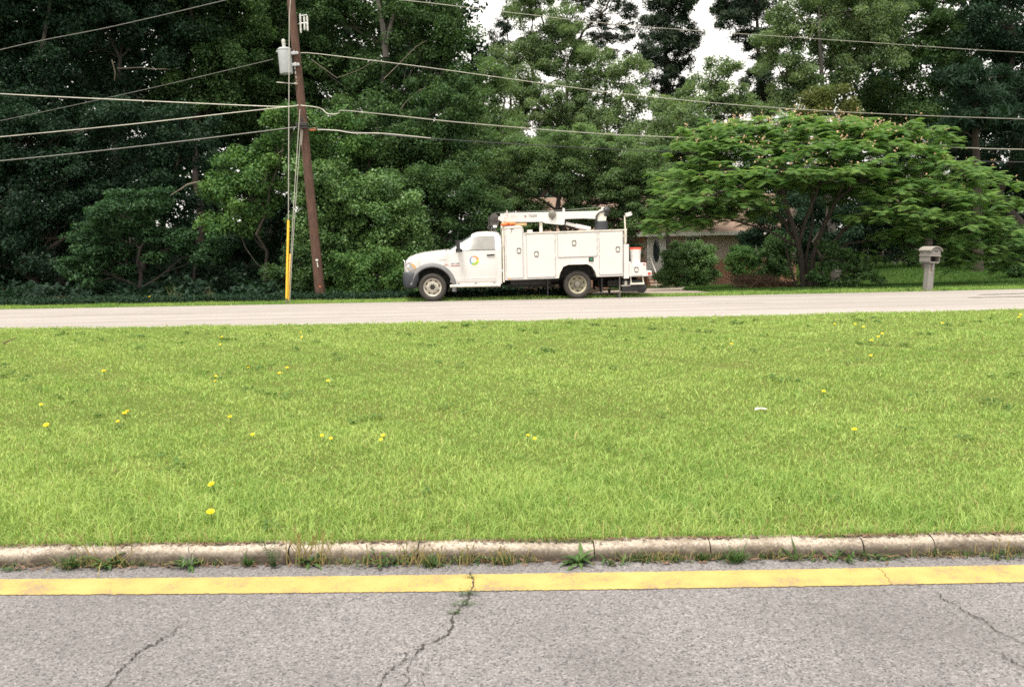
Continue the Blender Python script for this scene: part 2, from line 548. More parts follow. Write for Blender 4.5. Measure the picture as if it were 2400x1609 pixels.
# worn white lane dashes and tar streaks on the far road
def strip(name, pts, w, z, mat, jitter=0.25, seed=0, kind='structure'):
    r = np.random.default_rng(seed)
    V = []
    for i, p in enumerate(pts):
        a = pts[max(0, i - 1)]; b_ = pts[min(len(pts) - 1, i + 1)]
        t = np.array([b_[0] - a[0], b_[1] - a[1]]); t = t / max(1e-6, np.hypot(*t)); nn = np.array([-t[1], t[0]])
        end = 0.35 if i in (0, len(pts) - 1) else 1
        ww = w * end * (1 + r.uniform(-jitter, jitter)) / 2
        V.append((p[0] + nn[0] * ww, p[1] + nn[1] * ww, z)); V.append((p[0] - nn[0] * ww, p[1] - nn[1] * ww, z))
    F = [(2 * i, 2 * i + 1, 2 * i + 3, 2 * i + 2) for i in range(len(pts) - 1)]
    o = np_obj(name, V, F, mat)
    tag(o, kind=kind)
    return o


def px_line(pl, n):
    P = [gnd(x, y) for x, y in pl]
    s = np.linspace(0, len(P) - 1, n)
    return [(np.interp(t, range(len(P)), [p.x for p in P]), np.interp(t, range(len(P)), [p.y for p in P])) for t in s]


strip('lane_line', px_line([(170, 738), (460, 735)], 20), 0.11, 0.018, M['line_white'], 0.5, 1)
strip('lane_line', px_line([(1640, 711.5), (1790, 709.5)], 14), 0.11, 0.018, M['line_white'], 0.5, 2)
strip('tar_streak', px_line([(2290, 692), (2400, 688.5), (2520, 685)], 16), 0.22, 0.019, M['tar'], 0.6, 3)
strip('tar_streak', px_line([(2270, 698.5), (2400, 696), (2520, 693)], 22), 0.20, 0.019, M['tar'], 0.7, 4)


def crack(pl, w, seed, n=60, jit=0.010):
    r = np.random.default_rng(seed)
    pts = px_line(pl, n)
    off = np.cumsum(r.normal(0, jit * 0.45, (n, 2)), 0); off -= np.linspace(0, 1, n)[:, None] * off[-1]
    off += r.normal(0, jit * 0.3, (n, 2))
    pts = [(p[0] + o[0], p[1] + o[1]) for p, o in zip(pts, off)]
    strip('road_crack', pts, w * .68, 0.0055, M['dark_crack'], 0.75, seed)
    return pts


c_main = crack([(1101, 1342), (1103, 1378), (1095, 1405), (1062, 1435), (1056, 1470), (1040, 1488), (990, 1508), (970, 1535)], 0.011, 11, 90)
crack([(970, 1535), (968, 1555), (950, 1580), (948, 1640)], 0.004, 12, 40)
crack([(945, 1525), (930, 1545), (905, 1570), (885, 1600), (870, 1640)], 0.005, 13, 50)
crack([(390, 1490), (340, 1520), (290, 1565), (225, 1625)], 0.008, 14, 70)
crack([(445, 1455), (410, 1480), (392, 1492)], 0.004, 15, 25)
crack([(2195, 1390), (2215, 1408), (2260, 1440), (2310, 1470), (2400, 1520), (2500, 1580)], 0.006, 16, 80)
crack([(2345, 1530), (2375, 1552), (2400, 1565), (2470, 1600)], 0.006, 17, 40)
crack([(1825, 1418), (1880, 1420), (1940, 1420)], 0.003, 18, 30)
crack([(2045, 1325), (2065, 1345), (2095, 1372)], 0.003, 19, 25)
crack([(1000, 1570), (990, 1590), (1010, 1640)], 0.004, 20, 25)

# --- kerb, a run of cast lengths with open joints
def kerb_mat():
    m, nt, b, out = new_mat('kerb_concrete')
    v = coords(nt)
    n1 = noise(nt, v, 3.2, 6, 0.7); n2 = noise(nt, v, 60, 4, 0.7)
    c = ramp(nt, n2, [(0.3, (0.28, 0.235, 0.19)), (0.7, (0.48, 0.42, 0.35))])
    st = ramp(nt, n1, [(0.46, (0, 0, 0)), (0.66, (0.8, 0.8, 0.8))])
    c = mixc(nt, st, c, (0.13, 0.100, 0.072))
    vo = N(nt, 'ShaderNodeTexVoronoi', Scale=95.0); nt.links.new(v, vo.inputs['Vector'])
    sp_ = nt.nodes.new('ShaderNodeSeparateColor'); nt.links.new(vo.outputs['Color'], sp_.inputs[0])
    c = mixc(nt, ramp(nt, sp_.outputs[0], [(0.72, (0, 0, 0)), (0.9, (0.55,) * 3)]), c, (0.12, 0.10, 0.085))
    c = mixc(nt, ramp(nt, sp_.outputs[1], [(0.8, (0, 0, 0)), (0.95, (0.5,) * 3)]), c, (0.52, 0.47, 0.41))
    a = N(nt, 'ShaderNodeAttribute', attribute_name='grime')
    g = N(nt, 'ShaderNodeMath', operation='MULTIPLY'); nt.links.new(a.outputs['Fac'], g.inputs[0])
    nt.links.new(ramp(nt, noise(nt, v, 7, 5, 0.7), [(0.25, (0.55,) * 3), (0.5, (1, 1, 1))]), g.inputs[1])
    c = mixc(nt, g.outputs[0], c, (0.045, 0.034, 0.023))
    nt.links.new(c, b.inputs['Base Color']); b.inputs['Roughness'].default_value = 0.95
    bn = N(nt, 'ShaderNodeBump', Strength=0.9, Distance=0.008)
    nt.links.new(n2, bn.inputs['Height']); nt.links.new(bn.outputs['Normal'], b.inputs['Normal'])
    return m


KM = kerb_mat()
prof = [(0.0, -0.02, 1.0), (0.003, 0.012, 1.0), (0.010, 0.036, .95), (0.017, 0.058, .60), (0.030, 0.072, .10), (0.050, 0.081, 0), (0.09, 0.085, 0), (0.125, 0.084, 0), (0.13, 0.04, 0)]
joints = [-34, -22, -13] + [gnd(px, 1300).x for px in (-600, -120, 690, 985, 1390, 1660, 2020, 2190, 2900)] + [13, 22, 34]
V, F, G = [], [], []
rk = np.random.default_rng(9)
for a_, b_ in zip(joints[:-1], joints[1:]):
    xs_ = np.linspace(a_ + 0.003, b_ - 0.003, max(8, int((b_ - a_) / 0.05)))
    dz, dy = rk.uniform(-.004, .004), rk.uniform(-.006, .006)
    s0 = len(V)
    for x in xs_:
        yk = float(kerb_y(x))
        e = 0.004 * math.sin(x * 9) * math.sin(x * 3.3) + rk.normal(0, 0.0012)
        ch = -0.012 * max(0, math.sin(x * 2.1 + 1) - 0.82) * 5 - 0.010 * max(0, math.sin(x * 7.3) * math.sin(x * 3.1 + 2) - 0.6)
        for (py_, pz_, g_) in prof:
            V.append((x, yk + py_ + dy + e, pz_ + dz + (ch + e * .6 if pz_ > .03 else 0))); G.append(g_)
    m_ = len(prof)
    for i in range(len(xs_) - 1):
        for k in range(m_ - 1):
            q = s0 + i * m_ + k
            F.append((q, q + m_, q + m_ + 1, q + 1))
    for i in (0, len(xs_) - 1):
        q = s0 + i * m_
        for k in range(1, m_ - 1): F.append((q, q + k, q + k + 1, q + k + 1))
F = [f for f in F if len(set(f)) == 4]
ko = np_obj('kerb', V, F, KM, smooth=True); tag(ko, kind='structure')
ga = ko.data.attributes.new('grime', 'FLOAT', 'POINT'); ga.data.foreach_set('value', np.array(G, np.float32))

# --- median soil under the grass
def thatch_mat():
    m, nt, b, out = new_mat('median_thatch')
    v = coords(nt)
    n1 = noise(nt, v, 1.2, 5, 0.6); n2 = noise(nt, v, 60, 4, 0.75)
    c = ramp(nt, n2, [(0.3, (0.045, 0.070, 0.012)), (0.55, (0.10, 0.13, 0.028)), (0.75, (0.20, 0.18, 0.07))])
    c = mixc(nt, ramp(nt, n1, [(0.5, (0, 0, 0)), (0.75, (0.35, 0.35, 0.35))]), c, (0.16, 0.12, 0.05))
    nt.links.new(c, b.inputs['Base Color']); b.inputs['Roughness'].default_value = 1.0
    b.inputs['Specular IOR Level'].default_value = 0.1
    bn = N(nt, 'ShaderNodeBump', Strength=0.8, Distance=0.02)
    nt.links.new(n2, bn.inputs['Height']); nt.links.new(bn.outputs['Normal'], b.inputs['Normal'])
    return m


xm = np.concatenate([[-300, -120, -60], np.arange(-34, 34.1, 0.3), [60, 120, 300]])
grid_obj('median', xm, [lin(kerb_y, 0.10), lin(kerb_y, 0.2)] + [mixrow(lin(kerb_y, 0.2), near_edge, t) for t in np.linspace(0.02, 0.985, 40)] + [lin(near_edge, 0.08)],
         lambda x, y: np.where(y > near_edge(x) + 0.01, -0.03, zmed(x, y)), thatch_mat())

# --- driveway between the road and the house steps
def drive_l(y): return np.interp(y, [25, 28, 34, 44], [2.2, 2.6, 4.6, 6.2])
def drive_r(y): return np.interp(y, [24.5, 27.2, 29, 33, 44], [8.6, 6.2, 5.75, 6.4, 8.8])
ys_ = np.linspace(27.0, 44.0, 40)
V = []; nx_ = 8
for y in ys_:
    for t in np.linspace(0, 1, nx_):
        x = float(drive_l(y) * (1 - t) + drive_r(y) * t)
        V.append((x, y, float(zt(x, y)) + 0.022))
F = [(j * nx_ + i, j * nx_ + i + 1, (j + 1) * nx_ + i + 1, (j + 1) * nx_ + i) for j in range(len(ys_) - 1) for i in range(nx_ - 1)]
o = np_obj('driveway', V, F, M['driveway'], smooth=True); tag(o, kind='structure')


# ------------------------------------------------------------------ grass
def blades(name, X, Y, Z, h, w, mat, tint, seed, lean=0.6, parts=2):
    r = np.random.default_rng(seed)
    n = len(X)
    az = r.uniform(0, 2 * math.pi, n); la = r.uniform(0, 2 * math.pi, n)
    ln = np.abs(r.normal(0, lean, n)) * h
    base = np.stack([X, Y, Z - 0.004], 1)
    s = np.stack([np.cos(az), np.sin(az), np.zeros(n)], 1) * (w / 2)[:, None]
    ld = np.stack([np.cos(la), np.sin(la), np.zeros(n)], 1) * ln[:, None]
    up = np.zeros((n, 3)); up[:, 2] = h
    if parts == 2:
        mid = base + up * 0.55 + ld * 0.28
        tip = base + up * (1 - 0.25 * np.minimum(1, (ln / h)))[:, None] + ld
        V = np.stack([base - s, base + s, mid - s * .8, mid + s * .8, tip], 1).reshape(-1, 3)
        i = np.arange(n) * 5
        F = np.stack([np.stack([i, i + 1, i + 3], 1), np.stack([i, i + 3, i + 2], 1), np.stack([i + 2, i + 3, i + 4], 1)], 1).reshape(-1, 3)
        return np_obj(name, V, F, mat, tint=np.repeat(tint, 3))
    tip = base + up + ld
    V = np.stack([base - s, base + s, tip], 1).reshape(-1, 3)
    i = np.arange(n) * 3
    F = np.stack([i, i + 1, i + 2], 1)
    return np_obj(name, V, F, mat, tint=tint)


def strew(r, n, x0, x1, y0, y1):
    return r.uniform(x0, x1, n), r.uniform(y0, y1, n)


r = np.random.default_rng(21)
bands = [  # y from kerb offset, y to, density, half width, margin
    (0.0, 1.2, 6500), (1.2, 3.0, 4200), (3.0, 6.0, 1900), (6.0, 10.0, 1050), (10.0, 14.6, 700)]
PX, PY, PW, PH = [], [], [], []
for a_, b_, den in bands:
    ymid = 4.4 + b_
    hw = ymid * 0.60 + 1.6
    n = int(den * (b_ - a_) * 2 * hw)
    X = r.uniform(-hw, hw, n); Yo = r.uniform(a_, b_, n)
    Y = kerb_y(X) + 0.115 + Yo + r.normal(0, 0.02, n) * (Yo < 0.05)
    ok = Y < near_edge(X) + 0.02
    X, Y = X[ok], Y[ok]
    f = np.clip((Y - 4) / 14, 0, 1)
    PX.append(X); PY.append(Y)
    PW.append((0.0042 + 0.010 * f) * r.uniform(0.7, 1.3, len(X)))
    hh = (0.032 + 0.014 * wob(X, Y, 1.1) + 0.012 * wob(X, Y, 3.3) + (0.022 + 0.016 * wob(X, 0 * X, 2.2)) * np.exp(-((Y - kerb_y(X) - 0.5) / 0.9) ** 2)) * r.uniform(0.55, 1.45, len(X))
    tall = r.uniform(0, 1, len(X)) < 0.012
    hh = np.where(tall, hh * r.uniform(1.6, 2.6, len(X)), hh)
    PH.append(np.clip(hh, 0.016, 0.16))
X, Y, W, H = map(np.concatenate, (PX, PY, PW, PH))
tn = np.clip(0.54 + 0.12 * wob(X, Y, 0.55) + 0.10 * wob(X + 3, Y, 2.1) + 0.16 * wob(X, Y + 5, 6.0) + 0.12 * wob(X + 1, Y - 2, 17.0) + r.normal(0, 0.20, len(X)), 0, 1)
g = blades('median_grass', X, Y, zmed(X, Y), H, W, M['grass'], tn, 31, lean=0.85)
tag(g, 'mown yellow-green grass covering the wide median between the two roads', 'grass', kind='stuff')
# flat clover and broad weeds between the grass
n = 5200
Xc, Yc = r.uniform(-11, 12, n), r.uniform(4.6, 17.5, n)
kc = (wob(Xc, Yc, 1.9) + 0.5 * wob(Xc + 2, Yc, 5.0) > 0.62) & (np.abs(Xc) < Yc * .62 + 1.5) & (Yc < near_edge(Xc) - .1) & (Yc > kerb_y(Xc) + .2)
Xc, Yc = Xc[kc], Yc[kc]
nl = 12
ang = r.uniform(0, 2 * math.pi, (len(Xc), nl)); rd_ = r.uniform(0.01, 0.075, (len(Xc), nl))
cx_ = (Xc[:, None] + np.cos(ang) * rd_).ravel(); cy2 = (Yc[:, None] + np.sin(ang) * rd_).ravel()
cz_ = zmed(cx_, cy2) + r.uniform(0.022, 0.05, len(cx_)); sz = r.uniform(0.010, 0.021, len(cx_)) * (1 + np.clip((cy2 - 6) / 12, 0, 1))
a2 = r.uniform(0, 2 * math.pi, len(cx_)); tl1, tl2 = r.normal(0, .3, len(cx_)), r.normal(0, .3, len(cx_))
Vc = []
for q in range(4):
    b = a2 + q * math.pi / 2; m_ = 1.0 if q % 2 == 0 else 0.6
    Vc.append(np.stack([cx_ + np.cos(b) * sz * m_, cy2 + np.sin(b) * sz * m_, cz_ + sz * m_ * (np.cos(b) * tl1 + np.sin(b) * tl2)], 1))
Vc = np.stack(Vc, 1).reshape(-1, 3); ii = np.arange(len(cx_)) * 4
g = np_obj('clover', Vc, np.stack([ii, ii + 1, ii + 2, ii + 3], 1), M['lawn'], tint=np.clip(r.normal(.6, .25, len(cx_)), 0, 1))
tag(g, 'patches of low clover and flat weeds among the median grass', 'clover', kind='stuff')
# soil crumbs, dead wisps and seedlings along the kerb foot
n = 5200
Xw = r.uniform(-3.4, 3.6, n); kw = r.uniform(0, 1, n) < np.clip(0.35 + 0.75 * wob(Xw, 0 * Xw + 1, 3.1), 0, 1)
Xw = Xw[kw]; Yw = kerb_y(Xw) - np.abs(r.normal(0, 0.012, len(Xw))) - 0.003
hf = r.uniform(0, 1, len(Xw)) < .55
g = blades('kerb_foot_seedlings', Xw[hf], Yw[hf], np.full(hf.sum(), 0.004), r.uniform(.015, .06, hf.sum()), r.uniform(.003, .006, hf.sum()), M['weed'], r.uniform(0, 1, hf.sum()), 43, lean=1.1)
tag(g, 'tiny green seedlings rooted along the foot of the kerb', 'seedlings', kind='stuff')
g = blades('kerb_foot_straw', Xw[~hf], Yw[~hf], np.full((~hf).sum(), 0.004), r.uniform(.02, .09, (~hf).sum()), r.uniform(.002, .0035, (~hf).sum()), M['straw'], r.uniform(0, 1, (~hf).sum()), 44, lean=1.2)
tag(g, 'dry straw wisps rooted along the foot of the kerb', 'dry grass', kind='stuff')
# soil crumbs and dead thatch on the back of the kerb
n = 5200
Xs = r.uniform(-4.2, 4.4, n); ks = r.uniform(0, 1, n) < np.clip(0.45 + 0.7 * wob(Xs, 0 * Xs + 4, 2.7), 0.05, 1); Xs = Xs[ks]
Ys = kerb_y(Xs) + 0.088 - np.abs(r.normal(0, 0.016, len(Xs))); Zs = np.where(Ys > kerb_y(Xs) + .045, 0.088, 0.082) + np.abs(r.normal(0, .003, len(Xs)))
a3 = r.uniform(0, 2 * math.pi, len(Xs)); l3 = r.uniform(.004, .016, len(Xs)); w3_ = l3 * r.uniform(.15, .6, len(Xs))
dx, dy_ = np.cos(a3), np.sin(a3)
Vs = np.stack([np.stack([Xs - dx * l3, Ys - dy_ * l3, Zs], 1), np.stack([Xs - dy_ * w3_, Ys + dx * w3_, Zs + .002], 1), np.stack([Xs + dx * l3, Ys + dy_ * l3, Zs + r.uniform(0, .006, len(Xs))], 1), np.stack([Xs + dy_ * w3_, Ys - dx * w3_, Zs], 1)], 1).reshape(-1, 3)
i3 = np.arange(len(Xs)) * 4
g = np_obj('kerb_soil', Vs, np.stack([i3, i3 + 1, i3 + 2, i3 + 3], 1), M['twig'])
tag(g, 'brown soil crumbs and dead thatch lying on the back of the kerb', 'soil', kind='stuff')
n = 900
Xs = r.uniform(-4.2, 4.4, n); Ys = kerb_y(Xs) + 0.08 + r.normal(0, .014, n)
g = blades('kerb_top_straw', Xs, Ys, np.full(n, .084), r.uniform(.03, .13, n), r.uniform(.0018, .003, n), M['straw'], r.uniform(0, 1, n), 46, lean=.9)
tag(g, 'thin straw wisps standing and bent along the back of the kerb', 'dry grass', kind='stuff')
# longer blades falling over the back of the kerb
n = 15000
Xe = r.uniform(-5.5, 5.5, n)
Ye = kerb_y(Xe) + 0.105 + np.abs(r.normal(0, 0.03, n)) - 0.02 - 0.055 * np.clip(wob(Xe, 0 * Xe, 4.0), 0, 1) * r.uniform(0, 1, n)
dens_ = 0.55 + 0.45 * wob(Xe, 0 * Xe + 2, 2.6); kk = r.uniform(0, 1, n) < dens_
Xe, Ye = Xe[kk], Ye[kk]
g = blades('edge_grass', Xe, Ye, np.full(len(Xe), 0.082), r.uniform(0.02, 0.065, len(Xe)), r.uniform(0.0035, 0.006, len(Xe)), M['grass'], np.clip(r.normal(0.35, 0.25, len(Xe)), 0, 1), 41, lean=1.0)
tag(g, 'ragged grass fringe leaning over the back of the kerb', 'grass', kind='stuff')
# dry blades mixed in
k = r.uniform(0, 1, len(X)) < 0.035 + 0.07 * np.clip(wob(X - 4, Y + 1, 1.4), 0, 1) ** 1.5
g = blades('dry_grass', X[k] + 0.01, Y[k], zmed(X[k], Y[k]), H[k] * 1.05, W[k] * 0.8, M['straw'], r.uniform(0, 1, k.sum()), 33, lean=1.1)
tag(g, 'scattered straw-coloured dry blades among the median grass', 'dry grass', kind='stuff')

# far road edge: verge strip and lawn of the house
n = 60000
X = r.uniform(-19, 24, n); Y = far_edge(X) + r.uniform(0.0, 1.25, n) ** 1.0
drv = (X > drive_l(Y)) & (X < drive_r(Y)) & (Y > 27.0)
X, Y = X[~drv], Y[~drv]
H = (0.055 + 0.02 * wob(X, Y, 1.5)) * r.uniform(0.5, 1.5, len(X))
g = blades('verge_grass', X, Y, zt(X, Y), H, 0.016 * r.uniform(0.7, 1.3, len(X)), M['grass'], np.clip(0.35 + 0.25 * wob(X, Y, .9) + r.normal(0, .2, len(X)), 0, 1), 35, parts=1)
tag(g, 'thin grass strip along the far edge of the pale road', 'grass', kind='stuff')
n = 150000
X = r.uniform(5.0, 30, n); Y = far_edge(X) + 1.1 + r.uniform(0, 1, n) ** 1.6 * 34
drv = (X > drive_l(Y) - .05) & (X < drive_r(Y) + .1) & (Y < 44.5)
X, Y = X[~drv], Y[~drv]
hs = ~((X > 0.5) & (X < 17) & (Y > 45.8))
X, Y = X[hs], Y[hs]
H = 0.075 * r.uniform(0.5, 1.4, len(X)) * (1 + (Y - 28) / 30)
g = blades('lawn_grass', X, Y, zt(X, Y), H, (0.02 + 0.0012 * (Y - 27)) * r.uniform(0.7, 1.3, len(X)), M['lawn'], np.clip(0.5 + 0.25 * wob(X, Y, .6) + r.normal(0, .2, len(X)), 0, 1), 37, parts=1)
tag(g, 'darker green lawn in front of the house and behind the mailbox', 'lawn', kind='stuff')
# ------------------------------------------------------------------ utility truck (local: x towards the tail, y away from the road, z up)
TRY = 25.72
fa = at(1013.7, 680.5, TRY)
YAW = R(1.6)
HALF = 1.03
troot = empty('utility_truck', (fa.x - HALF * math.sin(YAW) * 1.0, TRY + HALF * math.cos(YAW), 0.012), YAW,
              'white crane service truck with dark front bumper parked beyond the pale road', 'truck')
WP, BW = M['white_paint'], M['body_white']


def f_zt(x): return float(np.interp(x, [-.80, -.775, -.70, -.55, -.3, .1, .45, .9, 1.22, 1.35, 1.6, 1.88, 1.98, 2.05],
                                    [1.08, 1.20, 1.285, 1.345, 1.405, 1.45, 1.48, 1.755, 1.945, 1.985, 1.997, 1.985, 1.945, 1.86]))
def f_w(x): return float(np.interp(x, [-.80, -.75, -.65, -.45, .2], [.80, .90, .955, .975, .985]))
def f_w3(x): return float(np.interp(x, [.45, .9, 1.22, 2.05], [.90, .80, .74, .725]))
RARCH = .60
def f_zb(x):
    if x < -.60: return .80 if x < -.62 else .62
    if abs(x) < RARCH: return max(.47, .405 + math.sqrt(max(0, RARCH ** 2 - x * x)))
    return .47


def station(x):
    w, zb, ztp = f_w(x), f_zb(x), f_zt(x)
    if x < .45:
        zs = ztp - .13
        p1 = max(.93, zb + .03)
        return [(.58, zb), (w - .03, zb), (w, min(p1, zs - .02)), (w - .012, zs), (w - .075, ztp - .035), (w * .62, ztp + .012), (0, ztp + .03)]
    w3 = f_w3(x)
    zs = 1.445 + .02 * (x - .45)
    return [(.58, zb), (w - .03, zb), (w, max(.93, zb + .03)), (w - .012, zs), (w3, max(zs + .01, ztp - .075)), (w3 - .12, ztp), (0, ztp + .03)]


def side_y(x, z):
    s = station(x)
    for (ya, za), (yb, zb_) in zip(s[1:], s[2:]):
        if za <= z <= zb_: return ya + (yb - ya) * (z - za) / max(1e-6, zb_ - za)
    return s[1][0] if z < s[1][1] else s[4][0]


sx = sorted(set([-.80, -.775, -.74, -.70, -.64, -.621, -.619] + [round(v, 3) for v in np.linspace(-.599, .599, 27)] + [.61, .45, .55, .7, .9, 1.05, 1.22, 1.28, 1.35, 1.5, 1.7, 1.88, 1.94, 1.98, 2.02, 2.05]))
sx = sorted(set(sx + [round(v, 3) for v in np.arange(.75, 1.95, .05)] + [round(v, 3) for v in np.arange(-.795, -.625, .012)]))
cab = MB()
ring = []
for x in sx:
    s = station(x)
    full = [(-y, z) for y, z in s] + [(y, z) for y, z in s[-2::-1]]
    ring.append([(x, y, z) for y, z in full])
nv = len(ring[0])
vs = [p for q in ring for p in q]
fs = [(i * nv + k, (i + 1) * nv + k, (i + 1) * nv + k + 1, i * nv + k + 1) for i in range(len(sx) - 1) for k in range(nv - 1)]
fs += [tuple(range(nv)), tuple(range(len(sx) * nv - 1, (len(sx) - 1) * nv - 1, -1))]
cab.add(vs, fs)
cabo = cab.build('cab', WP, troot, angle=28)
# bonnet shut line, cowl
h = MB()
h.box(.40, .47, -.78, .78, 1.478, 1.492)
h.build('windscreen_cowl', M['black'], troot)

# windscreen
ws = MB()
pts = []
for x in (.50, .7, .9, 1.05, 1.17):
    s = station(x); w3, z3 = s[4]; w4, z4 = s[5]; z5 = s[6][1]
    row = [(-w3 + .03, z3 + .02), (-w4, z4), (0, z5), (w4, z4), (w3 - .03, z3 + .02)]
    pts.append([(x - .004, y, z + .008) for y, z in row])
vs = [p for q in pts for p in q]
ws.add(vs, [(i * 5 + k, i * 5 + k + 1, (i + 1) * 5 + k + 1, (i + 1) * 5 + k) for i in range(4) for k in range(4)])
ws.build('windscreen', M['glass_dark'], troot)


def skin(poly, s, off, th, name, mat, parent, bevel=0.0, fine=True):
    """a panel following the cab side; poly in (x,z); s = -1 near side, +1 far side"""
    m = MB()
    n = len(poly)
    o_ = [(x, s * (side_y(x, z) + off), z) for x, z in poly]
    i_ = [(x, s * (side_y(x, z) + off - th), z) for x, z in poly]
    m.add(o_ + i_, [tuple(range(n)) if s < 0 else tuple(range(n - 1, -1, -1))] +
          [(i, (i + 1) % n, (i + 1) % n + n, i + n) if s > 0 else (i, i + n, (i + 1) % n + n, (i + 1) % n) for i in range(n)])
    return m.build(name, mat, parent, bevel=bevel, angle=25)


def strip_skin(x0, x1, zs, s, off, th, name, mat, parent):
    """panel made of horizontal bands, so that it bends with the body side"""
    m = MB()
    xs_ = np.linspace(x0, x1, 8)
    rows_ = [[(float(x), s * (side_y(float(x), z) + off), z) for x in xs_] for z in zs]
    nn = len(xs_)
    vs = [p for q in rows_ for p in q]
    fs = [(i * nn + k, i * nn + k + 1, (i + 1) * nn + k + 1, (i + 1) * nn + k) for i in range(len(zs) - 1) for k in range(nn - 1)]
    if s > 0: fs = [f[::-1] for f in fs]
    m.add(vs, fs)
    o = m.build(name, mat, parent, angle=25)
    so = o.modifiers.new('thick', 'SOLIDIFY'); so.thickness = th; so.offset = -1
    bv = o.modifiers.new('bevel', 'BEVEL'); bv.width = .004; bv.segments = 2; bv.limit_method = 'ANGLE'; bv.angle_limit = R(50)
    return o


def colpanel(poly, s, off, name, mat, parent):
    """a pane of vertical strips that bends exactly with the cab side"""
    xs_ = sorted(set([p[0] for p in poly] + list(np.linspace(min(p[0] for p in poly), max(p[0] for p in poly), 34))))
    i0 = min(range(len(poly)), key=lambda i: poly[i][0]); i1 = max(range(len(poly)), key=lambda i: poly[i][0])
    n = len(poly); low, upp = [], []
    i = i0
    while True:
        low.append(poly[i]);
        if i == i1: break
        i = (i + 1) % n
    i = i0
    while True:
        upp.append(poly[i])
        if i == i1: break
        i = (i - 1) % n
    low.sort(); upp.sort()
    vs = []
    for x in xs_:
        a = np.interp(x, [p[0] for p in low], [p[1] for p in low]); b = np.interp(x, [p[0] for p in upp], [p[1] for p in upp])
        if b < a: a, b = b, a
        for t in (0, .2, .4, .6, .8, 1):
            z = float(a + (b - a) * t); vs.append((float(x), s * (side_y(float(x), z) + off), z))
    fs = [(i * 6 + k, (i + 1) * 6 + k, (i + 1) * 6 + k + 1, i * 6 + k + 1) for i in range(len(xs_) - 1) for k in range(5)]
    if s > 0: fs = [f[::-1] for f in fs]
    m = MB(); m.add(vs, fs)
    return m.build(name, mat, parent, angle=30)


WIN = [(.875, 1.475), (1.30, 1.482), (1.865, 1.49), (1.87, 1.70), (1.855, 1.865), (1.80, 1.885), (1.33, 1.875), (1.20, 1.83), (1.06, 1.75), (.95, 1.655)]
WINB = [(.80, 1.462), (1.30, 1.466), (1.885, 1.474), (1.893, 1.70), (1.878, 1.88), (1.81, 1.90), (1.33, 1.893), (1.19, 1.85), (1.04, 1.765), (.90, 1.645), (.82, 1.55)]
doors = {}
for s in (-1, 1):
    d = strip_skin(.535, 1.885, [.535, .62, .66, .80, .93, 1.10, 1.30, 1.43, 1.452], s, .007, .016, 'door', WP, troot)
    doors[s] = d
    colpanel(WINB, s, .005, 'window_frame', WP, d)
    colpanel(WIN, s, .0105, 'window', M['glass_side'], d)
    # weather strip along the belt
    m = MB(); m.tube([(x, s * (side_y(x, 1.468) + .012), 1.465 + .012 * (x - .85)) for x in (.84, 1.3, 1.875)], .007, 6)
    m.build('weather_strip', M['black'], d)
    # handle
    m = MB(); y = side_y(1.74, 1.32)
    m.prism([(1.61, 1.305), (1.63, 1.295), (1.83, 1.302), (1.85, 1.315), (1.845, 1.345), (1.62, 1.338)], s * (y + .006), s * (y + .045))
    m.build('door_handle', M['black'], d, bevel=.008)
    # lower moulding crease
    m = MB(); m.tube([(x, s * (side_y(x, .655) + .006), .655) for x in (.56, 1.2, 1.87)], .010, 6)
    m.build('moulding', WP, d)
    # mirror
    m = MB(); yb = side_y(.86, 1.46)
    mx, my, mz = .79, s * (yb + .20), 1.60
    m.obox((mx, my, mz), (.11, .24, .33))
    m.mat(1).obox((mx + .058, my, mz + .01), (.006, .20, .27))
    m.mat(0).tube([(.80, s * (yb - .01), 1.445), (.78, s * (yb + .10), 1.47), (.79, my, 1.50)], .022, 8)
    m.tube([(.84, s * (yb - .03), 1.56), (.80, s * (yb + .10), 1.58)], .018, 8)
    m.obox((.80, s * (yb + .012), 1.475), (.20, .03, .10))
    m.build('mirror', [M['black'], M['chrome']], d, bevel=.015)

M['faint_grey'] = simple('faint_grey_marks', (.50, .48, .46), .5, var=.2, vscale=40)
# near door emblem: a colour wheel ring with white middle
d = doors[-1]
ec = (1.245, 1.165); ey = -(side_y(1.245, 1.16) + .0105)
parts = {'blue_mark': (112, 235), 'green_mark': (235, 335), 'yellow_mark': (-25, 12), 'orange_mark': (12, 112)}
em = MB(); names = list(parts)
for i, k in enumerate(names):
    em.mat(i)
    a0, a1 = parts[k]
    for j in range(10):
        q = [R(a0 + (a1 - a0) * (j + t) / 10) for t in (0, 1)]
        def ip(a):  # offset inner circle makes a crescent ring
            return (ec[0] - .018 + .086 * math.cos(a), ec[1] + .018 + .086 * math.sin(a))
        o0, o1 = [(ec[0] + .138 * math.cos(a), ec[1] + .138 * math.sin(a)) for a in q]
        i0, i1 = ip(q[0]), ip(q[1])
        em.add([(p[0], ey - .0015, p[1]) for p in (i0, i1, o1, o0)], [(0, 1, 2, 3)][::1])
em.mat(4)
em.add([(ec[0] - .06 + .05 * math.cos(R(a)), ey - .0019, ec[1] - .028 + .045 * math.sin(R(a))) for a in range(200, 330, 12)] + [(ec[0] - .035, ey - .0019, ec[1] - .028)],
       [tuple(range(12))])
em.mat(5); em.disc((ec[0], ey, ec[1]), .142, 'y', 40)
em.build('emblem', [M[k] for k in names] + [M['cyan_mark'], WP], d)
text_obj('lettering', 'RAM 5500', .062, (.685, -(side_y(.685, 1.07) + .012), 1.085), M['black_letters'], d, sx=.92)
m = MB(); y = -(side_y(.685, 1.02) + .0105)
m.box(.55, .82, y - .003, y, 1.012, 1.038)
m.build('badge', M['red_letters'], d)
